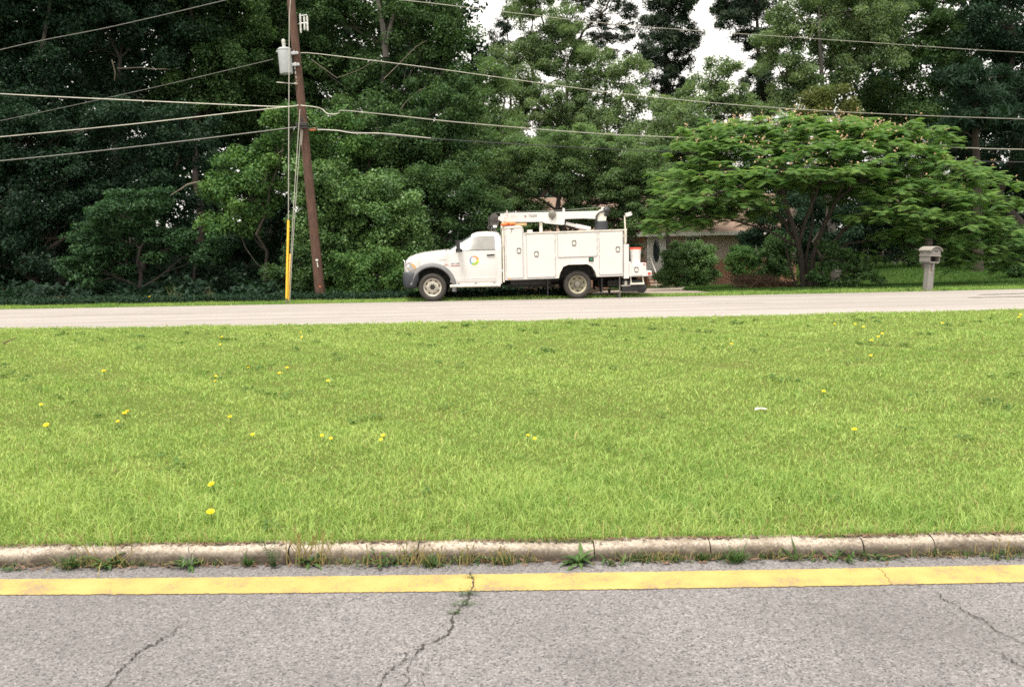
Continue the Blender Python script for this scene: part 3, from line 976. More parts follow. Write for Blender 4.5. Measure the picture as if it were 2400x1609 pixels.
text_obj('lettering', 'HEAVY DUTY', .030, (.685, -(side_y(.685, 1.02) + .0145), 1.0255), M['grey_letters'], d)
m = MB(); y = -(side_y(1.245, .985) + .0085); m.box(1.13, 1.36, y - .0015, y, .979, .991); m.build('caption_line', M['faint_grey'], d)
text_obj('lettering', 'CUMMINS', .052, (.33, -(side_y(.33, 1.195) + .004), 1.20), M['grey_letters'], cabo, sx=1.05)
text_obj('lettering', 'TURBO DIESEL', .026, (.42, -(side_y(.42, 1.04) + .003), 1.04), M['red_letters'], cabo)
m = MB(); m.prism([(.40, 1.06), (.455, 1.06), (.44, 1.085), (.41, 1.085)], -(side_y(.43, 1.07) + .004), -(side_y(.43, 1.07) - .002)); m.build('badge', M['red_letters'], cabo)

# fender flares, headlights
for s in (-1, 1):
    m = MB(); vs, fs = [], []
    A = np.linspace(R(172), R(-12), 30)
    sect = [(.585, .90), (.585, 1.035), (.600, 1.055), (.655, 1.045), (.705, 1.0), (.715, .965)]
    for a in A:
        ex = 1.0
        for r_, y_ in sect:
            vs.append((r_ * math.cos(a) * ex, s * (y_ - .02), .405 + r_ * math.sin(a) * (1.0 if r_ < .6 else 1.02)))
    k_ = len(sect)
    fs = [(i * k_ + j, i * k_ + j + 1, (i + 1) * k_ + j + 1, (i + 1) * k_ + j) for i in range(len(A) - 1) for j in range(k_ - 1)]
    fs += [tuple(range(k_)), tuple(range(len(vs) - 1, len(vs) - k_ - 1, -1))]
    if s < 0: fs = [f[::-1] for f in fs]
    m.add(vs, fs)
    m.build('fender_flare', M['flare_grey'], troot, angle=40)
    m = MB()
    hp = [(-.765, .90), (-.79, 1.06), (-.775, 1.135), (-.70, 1.165), (-.62, 1.15), (-.52, 1.06), (-.445, .955), (-.56, .905), (-.66, .885)]
    hp = [(-.785, .92), (-.785, 1.06), (-.765, 1.115), (-.70, 1.14), (-.62, 1.135), (-.52, 1.055), (-.445, .955), (-.56, .905), (-.66, .885)][::-1]
    cxh, czh = -.63, 1.02
    hs_ = colpanel([(cxh + (x - cxh) * 1.07 if x > cxh else x, czh + (z - czh) * 1.10) for x, z in hp], s, .008, 'headlight_surround', M['flare_grey'], troot)
    hl = colpanel(hp, s, .014, 'headlight', M['lamp_clear'], troot)
    m = MB(); m.sphere((-.69, s * (side_y(-.69, 1.0) + .004), 1.01), (.055, .022, .055), 14, 8); m.build('reflector', M['chrome'], hl)
    skin([(-.60, 1.13), (-.53, 1.065), (-.46, .965), (-.50, .965), (-.56, 1.04), (-.615, 1.115)], s, .022, .01, 'turn_signal', M['amber'], hl)
    m = MB(); m.obox((-.80, s * .70, 1.02), (.05, .26, .22)); m.build('lamp_face', M['lamp_clear'], hl, bevel=.03)
# grille
m = MB(); m.obox((-.805, 0, 1.02), (.06, .98, .32))
m.mat(1)
m.obox((-.84, 0, 1.02), (.03, .06, .32)); m.obox((-.84, 0, 1.02), (.03, .98, .05)); m.obox((-.84, 0, 1.18), (.03, 1.0, .04)); m.obox((-.84, 0, .86), (.03, 1.0, .04))
m.obox((-.84, -.49, 1.02), (.03, .05, .32)); m.obox((-.84, .49, 1.02), (.03, .05, .32))
m.build('grille', [M['black'], M['chrome']], troot, bevel=.008)
# bumper: wraps round the corner
m = MB(); vs, fs = [], []
pl = [(-.40, -1.0), (-.62, -1.005), (-.78, -.97), (-.85, -.80), (-.885, -.4), (-.89, 0), (-.885, .4), (-.85, .80), (-.78, .97), (-.62, 1.005), (-.40, 1.0)]
zz = [(.37, .06), (.45, .01), (.62, 0), (.80, .005), (.845, .03)]
for x, y in pl:
    for z, inn in zz:
        lo = .37 if abs(y) < .9 else (.40 if x > -.7 else .385)
        sc = 1 - inn
        vs.append(((x + inn if x > -.5 else x * 1 + inn) if x < -.5 else x - (.10 if z < .5 else 0), y * sc, max(z, lo)))
k_ = len(zz)
fs = [(i * k_ + j, (i + 1) * k_ + j, (i + 1) * k_ + j + 1, i * k_ + j + 1) for i in range(len(pl) - 1) for j in range(k_ - 1)]
m.add(vs, fs)
b = m.build('front_bumper', M['bumper_dark'], troot, angle=50)
so = b.modifiers.new('thick', 'SOLIDIFY'); so.thickness = .03; so.offset = -1
m = MB(); m.box(-.80, -.45, -.94, .94, .42, .80); m.build('bumper_core', M['under'], troot)

# running boards
for s in (-1, 1):
    m = MB()
    m.tube([(.52, s * 1.0, .425), (.60, s * 1.0, .432), (1.9, s * 1.0, .432), (2.0, s * 1.0, .425)], .042, 10)
    m.mat(1)
    for x in (.75, 1.25, 1.8): m.box(x, x + .05, s * 1.0 - .03 if s > 0 else -.99, s * .99 if s > 0 else -.6, .44, .50)
    m.build('running_board', [M['dirty_white'], M['under']], troot)

# chassis, axles, tanks
m = MB()
m.box(-.70, 2.1, -.55, .55, .47, 1.12)
m.box(-.6, 6.0, -.45, -.36, .50, .72); m.box(-.6, 6.0, .36, .45, .50, .72)
m.tube([(0, -.8, .40), (0, .8, .40)], .06, 10); m.tube([(4.28, -.8, .405), (4.28, .8, .405)], .09, 10)
m.sphere((4.28, 0, .40), (.22, .2, .2)); m.sphere((0, .1, .42), (.15, .15, .14))
m.tube([(2.0, .2, .42), (4.1, 0, .42)], .05, 8)
m.box(2.3, 3.5, -.9, -.45, .42, .60); m.box(2.25, 3.4, .45, .9, .40, .60)
m.box(4.95, 6.15, -.40, .75, .27, .60)
m.box(5.20, 5.9, -.8, -.3, .32, .50)
m.box(3.0, 3.12, -.62, .62, .30, .62)
m.tube([(2.2, -.7, .40), (3.3, -.72, .40), (3.55, -.85, .38)], .05, 8)
m.box(3.55, 5.0, -.62, .62, .60, 1.05)
m.build('chassis', M['under'], troot, bevel=.01)
# mudflap & stabiliser leg
for s in (-1, 1):
    m = MB(); m.box(3.38, 3.40, min(s * .55, s * 1.1), max(s * .55, s * 1.1), .10, .60); m.build('mudflap', M['black'], troot)
    m = MB(); m.box(4.98, 5.0, min(s * .55, s * 1.1), max(s * .55, s * 1.1), .16, .60); m.build('mudflap', M['black'], troot)
for s in (-1, 1):
    m = MB(); m.box(5.51, 5.54, s * 1.0 - .02, s * 1.0 + .02, .0, .62); m.mat(1).box(5.46, 5.51, s * 1.0 - .03, s * 1.0 + .03, .0, .15); m.build('stabiliser_leg', [M['hub'], M['under']], troot)


# wheels
def wheel(x, y, s, rear):
    c = (x, y, .405)
    m = MB()
    if not rear:
        m.lathe([(.235, .02), (.262, .06), (.270, .075), (.262, .082), (.235, .055), (.205, .02), (.17, .035), (.15, .062), (.085, .070), (.080, .035), (0, .035)], c, 'y', 40, s)
    else:
        m.lathe([(.235, .02), (.262, .06), (.270, .075), (.262, .082), (.240, .06), (.225, -.01), (.205, -.065), (.15, -.080), (.12, -.075), (0, -.07)], c, 'y', 40, s)
    # dark hand holes
    m.mat(1)
    nh = 8 if not rear else 7
    for k in range(nh):
        a = 2 * math.pi * (k + .3) / nh
        rr, dd = (.203, .030) if not rear else (.186, -.0655)
        q = []
        for t in range(12):
            b_ = 2 * math.pi * t / 12
            ur, ut = math.cos(b_) * (.022 if not rear else .018), math.sin(b_) * (.042 if not rear else .034)
            q.append((x + (rr + ur) * math.cos(a) - ut * math.sin(a), y + s * (dd + (.006 if not rear else .008)), .405 + (rr + ur) * math.sin(a) + ut * math.cos(a)))
        m.add(q, [tuple(range(12)) if s > 0 else tuple(range(11, -1, -1))])
    rim = m.build('wheel', [M['rim_rear'] if rear else M['rim'], M['under']], troot, angle=40)
    m = MB()
    m.lathe([(.07, 0), (.07, .045), (.062, .055), (0, .056)] if not rear else [(.095, -.07), (.092, .06), (.075, .085), (.0, .09)], c, 'y', 24, s)
    m.mat(1)
    for k in range(10):
        a = 2 * math.pi * k / 10
        rr, dd = (.118, .064) if not rear else (.128, -.075)
        m.lathe([(.015, 0), (.015, .028), (0, .030)], (x + rr * math.cos(a), y + s * dd, .405 + rr * math.sin(a)), 'y', 8, s)
    m.build('hub', [M['hub'] if rear else M['under'], M['hub'] if not rear else M['rim_rear']], rim)
    prof = [(.262, .07), (.285, .092), (.33, .108), (.37, .104), (.392, .088), (.405, .07), (.405, -.07), (.392, -.088), (.37, -.104), (.33, -.108), (.285, -.092), (.262, -.07)]
    def tyre(yc):
        t = MB(); t.lathe(prof, (x, yc, .405), 'y', 48, s)
        for k in range(48):     # shoulder lugs
            a = 2 * math.pi * k / 48
            t.obox((x + .400 * math.cos(a), yc + s * .075, .405 + .400 * math.sin(a)), (.016, .045, .030), Matrix.Rotation(-a, 3, 'Y'))
        t.build('tyre', M['rubber'], rim, angle=50)
    tyre(y)
    if rear: tyre(y - s * .27)


for s in (-1, 1):
    wheel(0.0, s * .90, s, False)
    wheel(4.28, s * .93, s, True)


# ------------------------------------------------ service body with a slight rake
def rake(p): return Vector((p.x, p.y, p.z + .016 * (p.x - 2.14)))
BH = 1.13
for s in (-1, 1):
    y0, y1 = s * .60, s * BH
    m = MB()
    m.prism([(2.70, .575), (3.70, .575), (3.745, .74), (3.84, .92), (3.99, .975), (4.55, .975), (4.70, .90), (4.80, .74), (4.84, .575), (5.62, .575), (5.62, 1.925), (2.70, 1.925)], y0, y1)
    m.prism([(2.145, .575), (2.70, .575), (2.70, 2.04), (2.655, 2.12), (2.60, 2.145), (2.145, 2.145)], y0, y1)
    m.xf(rake).build('side_compartments', BW, troot, bevel=.012)
    m = MB()   # top lip and arch edge
    m.box(2.72, 5.66, min(y1 - s * .03, y1 + s * .022), max(y1 - s * .03, y1 + s * .022), 1.905, 1.94)
    m.box(2.14, 2.66, min(y1 - s * .03, y1 + s * .018), max(y1 - s * .03, y1 + s * .018), 2.085, 2.11)
    m.xf(rake).build('drip_rail', M['dirty_white'], troot, bevel=.006)
    m = MB()
    m.tube([(3.70, y1 + s * .005, .58), (3.745, y1 + s * .005, .74), (3.84, y1 + s * .005, .92), (3.99, y1 + s * .005, .975), (4.55, y1 + s * .005, .975), (4.70, y1 + s * .005, .90), (4.80, y1 + s * .005, .74), (4.84, y1 + s * .005, .58)], .014, 8)
    m.xf(rake).build('wheel_arch_trim', M['dirty_white'], troot)
    dl = [(2.19, 2.665, .63, 2.06, 2.555, 1.425), (2.79, 3.61, .63, 1.87, 3.065, 1.31), (3.70, 4.84, 1.19, 1.86, 4.17, 1.59), (4.915, 5.59, .64, 1.87, 5.455, 1.365)]
    for (x0, x1, z0, z1, lx, lz) in dl:
        m = MB(); m.box(x0, x1, min(y1, y1 + s * .02), max(y1, y1 + s * .02), z0, z1)
        dd = m.xf(rake).build('compartment_door', BW, troot, bevel=.007)
        # grey strips painting in the shade of the gap round the door
        m = MB()
        for q in ((x0 - .008, x0 - .002, z0, z1), (x1 + .002, x1 + .008, z0, z1), (x0, x1, z0 - .008, z0 - .002), (x0, x1, z1 + .002, z1 + .008)):
            m.box(q[0], q[1], min(y1, y1 + s * .004), max(y1, y1 + s * .004), q[2], q[3])
        m.xf(rake).build('gap_shade', M['flare_grey'], dd)
        def latch(lx, lz, yy, par, w=.062, hh=.082):
            m = MB()
            m.prism([(lx - w, lz - hh * .5), (lx - w * .7, lz - hh), (lx + w * .7, lz - hh), (lx + w, lz - hh * .5), (lx + w, lz + hh * .7), (lx + w * .7, lz + hh), (lx - w * .7, lz + hh), (lx - w, lz + hh * .7)], yy, yy + s * .012)
            m.mat(1).prism([(lx - w * .72, lz - hh * .6), (lx + w * .72, lz - hh * .6), (lx + w * .6, lz + hh * .2), (lx + w * .25, lz + hh * .45), (lx - w * .25, lz + hh * .45), (lx - w * .6, lz + hh * .2)], yy + s * .01, yy + s * .022)
            m.mat(0).prism([(lx - w * .5, lz - hh * .15), (lx + w * .5, lz - hh * .15), (lx + w * .5, lz), (lx - w * .5, lz)], yy + s * .02, yy + s * .026)
            return m.xf(rake).build('latch', [M['hub'], M['bucket']], par, bevel=.004)
        latch(lx, lz, y1 + s * .02, dd)
        m = MB()   # hinges
        hx = x0 - .004 if lx > (x0 + x1) / 2 else x1 + .004
        for hz in np.linspace(z0 + .12, z1 - .12, 3): m.tube([(hx, y1 + s * .016, hz - .05), (hx, y1 + s * .016, hz + .05)], .011, 6)
        m.xf(rake).build('hinge', M['dirty_white'], dd)
    # fuel filler pocket, marker lamps
    m = MB(); m.box(4.60, 4.745, min(y1, y1 + s * .012), max(y1, y1 + s * .012), 1.035, 1.165)
    ff = m.xf(rake).build('fuel_filler', M['black'], troot, bevel=.01)
    m = MB(); m.lathe([(.036, .0), (.034, .03), (.012, .034), (.010, .045), (0, .045)], (4.675, y1 + s * .008, 1.095), 'y', 20, s)
    m.xf(rake).build('fuel_cap', simple('green_cap', (.03, .22, .09), .5), ff)
    for (mx, mz, mt) in ((2.27, .612, 'amber'),):
        m = MB(); m.box(mx - .035, mx + .035, min(y1, y1 + s * .014), max(y1, y1 + s * .014), mz - .016, mz + .016); m.xf(rake).build('marker_lamp', M[mt], troot, bevel=.005)
    # rear post and step bumper box
    m = MB(); m.box(5.635, 5.785, min(y1 - s * .45, y1), max(y1 - s * .45, y1), .50, 1.50); m.xf(rake).build('rear_post', BW, troot, bevel=.01)
    m = MB(); m.box(5.79, 6.30, min(y1 - s * .60, y1 - s * .01), max(y1 - s * .60, y1 - s * .01), .55, .94); sb = m.xf(rake).build('step_box', BW, troot, bevel=.01)
    m = MB(); m.box(5.86, 6.19, min(y1 - s * .01, y1 + s * .008), max(y1 - s * .01, y1 + s * .008), .585, .88); dd = m.xf(rake).build('compartment_door', BW, sb, bevel=.006)
    latch(6.00, .755, y1 + s * .008, dd, .06, .08)
    m = MB(); m.box(6.20, 6.27, min(y1 - s * .01, y1 + s * .01), max(y1 - s * .01, y1 + s * .01), .90, .925); m.xf(rake).build('marker_lamp', M['red'], sb)
    m = MB(); m.box(6.30, 6.46, min(y1 - s * .62, y1 - s * .015), max(y1 - s * .62, y1 - s * .015), .55, .70); bb = m.xf(rake).build('bumper_end', BW, troot, bevel=.012)
    m = MB(); m.lathe([(.045, 0), (.045, .012), (.03, .02), (0, .022)], (6.385, y1 - s * .015, .625), 'y', 20, s); m.xf(rake).build('tail_lamp', M['red'], bb)
    # step hanging below
    m = MB()
    m.tube([(5.84, y1 - s * .06, .55), (5.86, y1 - s * .06, .36)], .014, 6); m.tube([(6.20, y1 - s * .06, .55), (6.22, y1 - s * .06, .36)], .014, 6)
    m.box(5.83, 6.24, min(y1 - s * .14, y1 - s * .02), max(y1 - s * .14, y1 - s * .02), .315, .365)
    m.xf(rake).build('step', M['dirty_white'], troot)
    m = MB(); m.lathe([(.0, 0), (.05, .01), (.045, .10), (.03, .13), (0, .13)], (5.72, y1 - s * .2, .30), 'z', 14); m.box(5.58, 5.86, y1 - s * .2 - .04, y1 - s * .2 + .04, .275, .30); m.xf(rake).build('stabiliser_foot', M['dirty_white'], troot)
m = MB()
m.box(2.15, 5.62, -.60, .60, .62, .66); m.box(2.15, 2.19, -.60, .60, .62, 1.9); m.box(5.60, 5.64, -.60, .60, .62, 1.15); m.box(5.79, 6.46, -.54, .54, .56, .62)
m.xf(rake).build('cargo_bed', BW, troot, bevel=.006)
# rear black under tank
m = MB(); m.lathe([(0, -.0), (.10, 0), (.15, .03), (.15, .55), (.10, .58), (0, .58)], (6.20, -.98, .27), 'y', 20, 1); m.box(5.6, 6.25, -.95, -.4, .16, .50)
m.build('spare_tank', M['black'], troot, bevel=.02)
# front headboard pole with antenna, marker
m = MB()
m.tube([(2.105, -1.02, .52), (2.105, -1.02, 2.28)], .028, 10)
m.tube([(2.105, -1.02, 1.55), (2.105, -1.02, 1.62)], .036, 10)
m.tube([(2.105, -1.02, 2.28), (2.13, -1.0, 2.40), (2.19, -.98, 2.41), (2.22, -.98, 2.30)], .020, 8)
m.build('headboard_post', M['dirty_white'], troot)
m = MB(); m.tube([(2.105, 1.02, .52), (2.105, 1.02, 2.28)], .028, 10); m.build('headboard_post', M['dirty_white'], troot)
m = MB(); m.box(2.07, 2.13, -.9, .9, .55, .62); m.box(2.06, 2.12, -.9, .9, 1.2, 1.26); m.box(2.065, 2.115, -.6, -.5, .5, 2.1); m.build('headboard', M['black'], troot)
m = MB(); m.sphere((2.075, -.95, .85), (.04, .04, .045)); m.build('air_fitting', simple('blue_fitting', (.25, .38, .5), .4), troot)
text_obj('lettering', 'T', .16, (2.33, -(BH + .022), 2.005), M['black_letters'], troot, shear=.3, sx=1.2)
m = MB(); m.box(2.39, 2.53, -(BH + .0225), -(BH + .018), 2.018, 2.030); m.build('caption_line', M['faint_grey'], troot)
m = MB(); m.lathe([(.085, 0), (.085, .06), (.07, .078), (0, .08)], (2.90, -.80, 1.95), 'z', 24); m.build('vent_cap', M['body_white'], troot)

M['hook_grey'] = simple('hook_grey', (0.05, 0.046, 0.042), 0.7, var=0.6, vscale=18)
# ------------------------------------------------ crane
CYR = .35       # stands on the far rear corner; the boom lies over the bed
def cy(v): return v
ped = MB()
ped.lathe([(.19, 0), (.19, .24), (.17, .26), (.0, .26)], (5.05, CYR * .0 - .55, 2.0), 'z', 28)
ped.box(4.86, 5.16, -.74, -.38, 2.0, 2.05)
crane = ped.build('crane', M['bumper_dark'], troot, bevel=.008)
YB = -.55
m = MB()
m.prism([(4.90, 2.25), (5.18, 2.25), (5.20, 2.46), (5.10, 2.60), (5.00, 2.60), (4.88, 2.40)], YB - .13, YB + .13)
m.build('turret', M['dirty_white'], crane, bevel=.02)
m = MB()     # outer boom, heel and telescoping section
m.prism([(2.16, 2.275), (3.10, 2.265), (3.28, 2.27), (3.36, 2.225), (3.86, 2.165), (3.94, 2.17), (3.955, 2.335), (4.55, 2.345), (4.95, 2.315), (5.10, 2.45), (5.08, 2.555), (3.55, 2.545), (2.16, 2.535)], YB - .125, YB + .125)
m.build('boom', WP, crane, bevel=.012)
m = MB(); m.box(2.04, 2.165, YB - .10, YB + .10, 2.30, 2.52); m.box(1.98, 2.05, YB - .07, YB + .07, 2.33, 2.44); m.build('inner_boom', WP, crane, bevel=.01)
m = MB()     # hook block and sheaves at the boom tip
m.lathe([(.12, -.06), (.135, -.03), (.135, .03), (.12, .06), (0, .07), ], (1.86, YB, 2.40), 'y', 24); m.lathe([(.12, .06), (0, .08)], (1.86, YB, 2.40), 'y', 24); m.lathe([(.12, -.06), (0, -.08)], (1.86, YB, 2.40), 'y', 24)
m.prism([(1.74, 2.16), (1.98, 2.16), (2.03, 2.38), (1.95, 2.50), (1.80, 2.52), (1.72, 2.40)], YB - .05, YB + .05)
m.tube([(1.80, YB, 2.20), (1.70, YB - .02, 2.20), (1.66, YB, 2.12), (1.74, YB, 2.08), (1.90, YB, 2.10)], .028, 8)
m.tube([(1.70, YB - .06, 2.44), (1.70, YB - .06, 2.12)], .018, 6)
m.build('hook_block', M['hook_grey'], crane, bevel=.012)
m = MB(); m.box(1.82, 1.93, YB - .10, YB - .05, 2.12, 2.19); m.build('warning_plate', M['paper'], crane)
m = MB(); m.tube([(1.87, YB, 2.10), (1.90, YB, 2.02), (1.99, YB, 1.96)], .010, 6); m.tube([(1.87, YB, 2.10), (1.84, YB, 2.03)], .010, 6); m.build('sling', M['wire_light'], crane)
m = MB(); m.lathe([(.115, 0), (.115, .05), (.08, .07), (0, .072)], (3.58, YB - .125, 2.475), 'y', 30, -1)
m.prism([(3.49, 2.42), (3.67, 2.42), (3.58, 2.31)], YB - .15, YB - .126)
m.build('boom_motor', M['hub'], crane)
m = MB(); m.tube([(3.99, YB, 2.21), (4.30, YB, 2.13)], .052, 16); m.tube([(4.28, YB, 2.135), (4.72, YB, 2.03)], .068, 16); m.build('lift_cylinder', WP, crane)
m = MB(); m.obox((5.12, YB, 2.62), (.12, .16, .10)); m.mat(1).sphere((5.20, YB - .02, 2.555), (.135, .15, .135), 20, 12); m.sphere((5.16, YB - .05, 2.44), (.09, .1, .09)); m.build('winch', [M['dirty_white'], M['black']], crane, bevel=.01)
m = MB()
for k in range(3):
    o_ = .022 * k
    m.tube([(4.86 + o_, YB - .14, 2.22), (4.87 + o_, YB - .16, 2.40), (4.95 + o_, YB - .16, 2.50), (5.06 + o_, YB - .15, 2.56 - o_), (5.15, YB - .14, 2.575 - o_)], .010, 6)
m.build('hydraulic_hose', M['black'], crane)
m = MB(); m.box(3.90, 3.96, YB - .03, YB + .03, 2.55, 2.60); m.obox((3.915, YB, 2.62), (.035, .06, .09)); m.obox((3.95, YB, 2.60), (.03, .06, .10)); m.build('cable_guide', WP, crane, bevel=.006)
m = MB(); m.tube([(1.86, YB, 2.555), (3.93, YB, 2.60), (5.18, YB, 2.68)], .006, 6); m.build('hoist_cable', M['wire_dim'], crane)
m = MB(); m.box(3.20, 3.29, YB - .06, YB + .06, .7, 2.27); m.build('boom_rest', M['dirty_white'], crane, bevel=.008)
text_obj('lettering', 'TIGER', .115, (2.99, YB - .127, 2.435), M['black_letters'], crane, shear=.25, sx=.85)
m = MB()    # small round beast mark beside the word, reduced to a striped disc
m.disc((2.775, YB - .1275, 2.435), .042, 'y', 20); m.mat(1)
m.add([(2.74, YB - .1285, 2.46), (2.775, YB - .1285, 2.42), (2.815, YB - .1285, 2.40), (2.80, YB - .1285, 2.455)], [(0, 1, 2, 3)])
m.build('emblem', [M['faint_red'], M['black_letters']], crane)
text_obj('lettering', '6521', .085, (2.455, YB - .127, 2.445), M['faint_red'], crane, sx=1.25)
m = MB(); m.tube([(2.24, -.70, 2.50), (2.24, -.70, 2.62)], .018, 8); m.build('beacon_post', M['body_white'], troot)
# rear work light on its mast
m = MB(); m.tube([(5.70, -.95, 1.50), (5.705, -.95, 2.05), (5.69, -.95, 2.40)], .021, 10); m.tube([(5.71, -.93, 1.6), (5.72, -.93, 2.02)], .04, 8)
ml = m.build('light_mast', M['dirty_white'], troot)
m = MB(); m.obox((5.80, -.95, 2.43), (.17, .14, .11), Matrix.Rotation(R(-14), 3, 'Y')); m.mat(1).obox((5.892, -.95, 2.453), (.01, .12, .09), Matrix.Rotation(R(-14), 3, 'Y')); m.build('work_light', [M['body_white'], M['lamp_clear']], ml, bevel=.015)


def tl(x, y, z):
    """truck local -> world"""
    return troot.matrix_basis @ Vector((x, y, z)) if False else Matrix.Translation(troot.location) @ Matrix.Rotation(YAW, 4, 'Z') @ Vector((x, y, z))


# white bucket with a red lid on the step box
zb_ = .94 + .016 * (6.03 - 2.14)
bk = empty('plastic_bucket', tl(6.02, -.86, zb_ + .001), YAW, 'white plastic bucket with a red lid standing on the truck\'s rear step box', 'bucket')
m = MB(); m.lathe([(0, .0), (.138, 0), (.142, .01), (.156, .33), (.166, .335), (.166, .352), (.157, .355), (.158, .375), (.169, .38), (.169, .40), (.0, .40)], (0, 0, 0), 'z', 36); m.build('pail', M['bucket'], bk)
m = MB(); m.lathe([(.158, .395), (.172, .40), (.174, .435), (.166, .452), (.155, .455), (.150, .445), (0, .443)], (0, 0, 0), 'z', 36); m.build('lid', M['red_lid'], bk)
m = MB(); m.tube([(.166 * math.cos(a), -.166 * abs(math.sin(a)) - .012, .345 - .11 * math.sin(a)) for a in np.linspace(math.pi, 0, 14)], .0035, 5); m.build('handle', M['steel'], bk)

# orange bundle and a plank lying on the tall front compartment
ob = MB()
rr_ = random.Random(4)
for k in range(9):
    ob.sphere((-.07 + rr_.uniform(-.12, .14), rr_.uniform(-.15, .15), .035 + rr_.uniform(0, .045)), (rr_.uniform(.08, .13), rr_.uniform(.09, .14), rr_.uniform(.035, .06)), 12, 8)
zt_ = 2.15 + .016 * .2
o = ob.build('orange_bundle', M['orange'], None, loc=tl(2.32, -.92, zt_))
tag(o, 'crumpled orange bundle lying on the truck\'s front compartment under the crane boom', 'bundle')
pk = MB(); pk.box(-.30, .30, -.05, .05, 0, .035); pk.box(-.28, .30, -.03, .06, .036, .075)
o = pk.build('wooden_plank', M['wood_plank'], None, bevel=.004, loc=tl(2.50, -1.02, zt_ + .004)); o.rotation_euler = (0, 0, YAW)
tag(o, 'pale wooden blocking beside the orange bundle on the truck body', 'wood')
# ------------------------------------------------------------------ utility pole
PY = 27.6
pb = at(752, 703, PY); pt = at(682, 0, PY)
pdir = (pt - pb).normalized()
gz = float(zt(pb.x, PY))
p0 = pb + pdir * ((gz - .1 - pb.z) / pdir.z)
pole = empty('utility_pole', (pb.x, PY, gz), label='brown leaning wooden utility pole with a transformer and wires beside the truck', cat='utility pole')
ploc = Vector((pb.x, PY, gz))


def onp(h, dx=0.0, dy=0.0):        # point at height h up the pole axis, local to the pole
    return (p0 - ploc) + pdir * h + Vector((dx, dy, 0))


m = MB()
hs = [0, .4, 1.5, 3, 5, 7, 9, 11, 12.2]
m.tube([onp(h_) for h_ in hs], [.168, .158, .149, .140, .131, .125, .120, .115, .111], 18)
m.build('pole', M['pole_wood'], pole, angle=50)


def hp(px, py):         # height up the pole and offset for a picture position
    q = at(px, py, PY) - p0
    h_ = q.dot(pdir)
    return h_, (q - pdir * h_).x


h1, _ = hp(665, 188 * .92 - 30); ht, dxt = hp(668, 144)
tp = at(669, 144, PY - .15) - ploc
m = MB()
sc_ = PY / FPX
H2 = 27.5 * sc_
up = pdir
A_ = Matrix(((1, 0, 0), (0, 1, 0), (0, 0, 1)))
q = Vector((0, 0, 1)).rotation_difference(Vector((pdir.x * 1.0, pdir.y, pdir.z))).to_matrix()
prof = [(0, -H2), (.19, -H2), (.198, -H2 + .02), (.198, H2 - .05), (.206, H2 - .04), (.206, H2 - .01), (.17, H2 + .02), (0, H2 + .03)]
m.lathe(prof, (0, 0, 0), 'z', 28)
m.xf(lambda p: q @ p + tp)
trf = m.build('transformer', M['transformer'], pole, angle=35)
m = MB(); m.lathe([(.055, 0), (.06, .02), (.045, .03), (.062, .06), (.045, .08), (.062, .11), (.045, .13), (.06, .17), (.055, .25), (.03, .27), (0, .27)], (0, 0, H2 + .015), 'z', 16)
m.xf(lambda p: q @ p + tp); m.build('bushing', M['porcelain'], trf)
for dz in (.22, -.12):
    m = MB(); m.box(.18, .42, -.03, .03, dz - .04, dz + .04); m.box(.26, .34, -.07, .07, dz - .05, dz + .05)
    m.xf(lambda p: q @ p + tp); m.build('mounting_bracket', M['steel'], trf, bevel=.01)
m = MB(); m.obox(tp + q @ Vector((-.215, 0, H2 - .06)), (.05, .05, .05)); m.build('lug', M['steel'], trf)
# cutout fuses, ground strips, brackets
cf = at(712, 55, PY) - ploc
m = MB()
for dx, hh in ((-.10, .28), (.02, .20), (.11, .22)):
    m.lathe([(0, -hh), (.026, -hh), (.034, -hh * .6), (.026, -hh * .3), (.034, 0), (.026, hh * .3), (.034, hh * .6), (.026, hh), (0, hh)], cf + Vector((dx, 0, 0)), 'z', 12)
m.mat(1).tube([cf + Vector((-.12, 0, .0)), cf + Vector((.12, 0, .02))], .015, 6); m.tube([cf + Vector((-.32, .08, -.05)), cf + Vector((-.10, 0, 0))], .018, 6); m.tube([cf + Vector((-.1, 0, .22)), cf + Vector((.11, 0, .25))], .012, 6)
m.build('fuse_cutout', [M['porcelain'], M['steel']], pole)
m = MB()
for py_ in (150, 160, 170, 181, 191):
    c_ = at(690 + (py_ - 150) * .16, py_, PY - .1) - ploc
    m.obox(c_, (.035, .03, .085))
m.build('ground_clip', M['porcelain'], pole)
m = MB(); a_ = at(648, 193, PY - .15) - ploc; b_ = at(697, 197, PY - .15) - ploc
m.tube([a_, b_], .014, 8); m.sphere(at(692, 196, PY - .15) - ploc, .035, 10, 6); m.build('stand_off_arm', M['wire_light'], pole)
m = MB(); a_ = at(708, 292, PY - .2) - ploc; m.obox(a_ + Vector((0, 0, .12)), (.06, .05, .16)); m.obox(a_, (.34, .16, .10)); m.obox(a_ + Vector((0.05, -.05, -.10)), (.24, .05, .035)); m.build('cable_clamp', M['black'], pole, bevel=.01)
m = MB(); a_ = at(733, 303, PY - .15) - ploc; m.obox(a_, (.20, .06, .075)); m.build('marker_tag', M['orange_mark'], pole, bevel=.008)
m = MB(); a_ = at(709, 305, PY - .18) - ploc; b_ = at(706, 340, PY - .18) - ploc; m.tube([a_, b_], .016, 6); m.build('conduit', M['wire_light'], pole)
m = MB()
for py_, w_ in ((609, .085), (615.5, .03), (618.5, .03), (621.5, .035), (624.5, .03)):
    c_ = at(742.5 + (py_ - 609) * .16, py_, PY - .19) - ploc
    if w_ > .05: m.disc(c_, .028, 'y', 14, rx=.042)
    else: m.obox(c_, (w_ * .8, .004, .032))
m.build('number_tag', M['paper'], pole)
m = MB(); c_ = at(750, 671, PY - .19) - ploc; m.obox(c_, (.03, .01, .05)); m.build('tag', M['orange_mark'], pole)
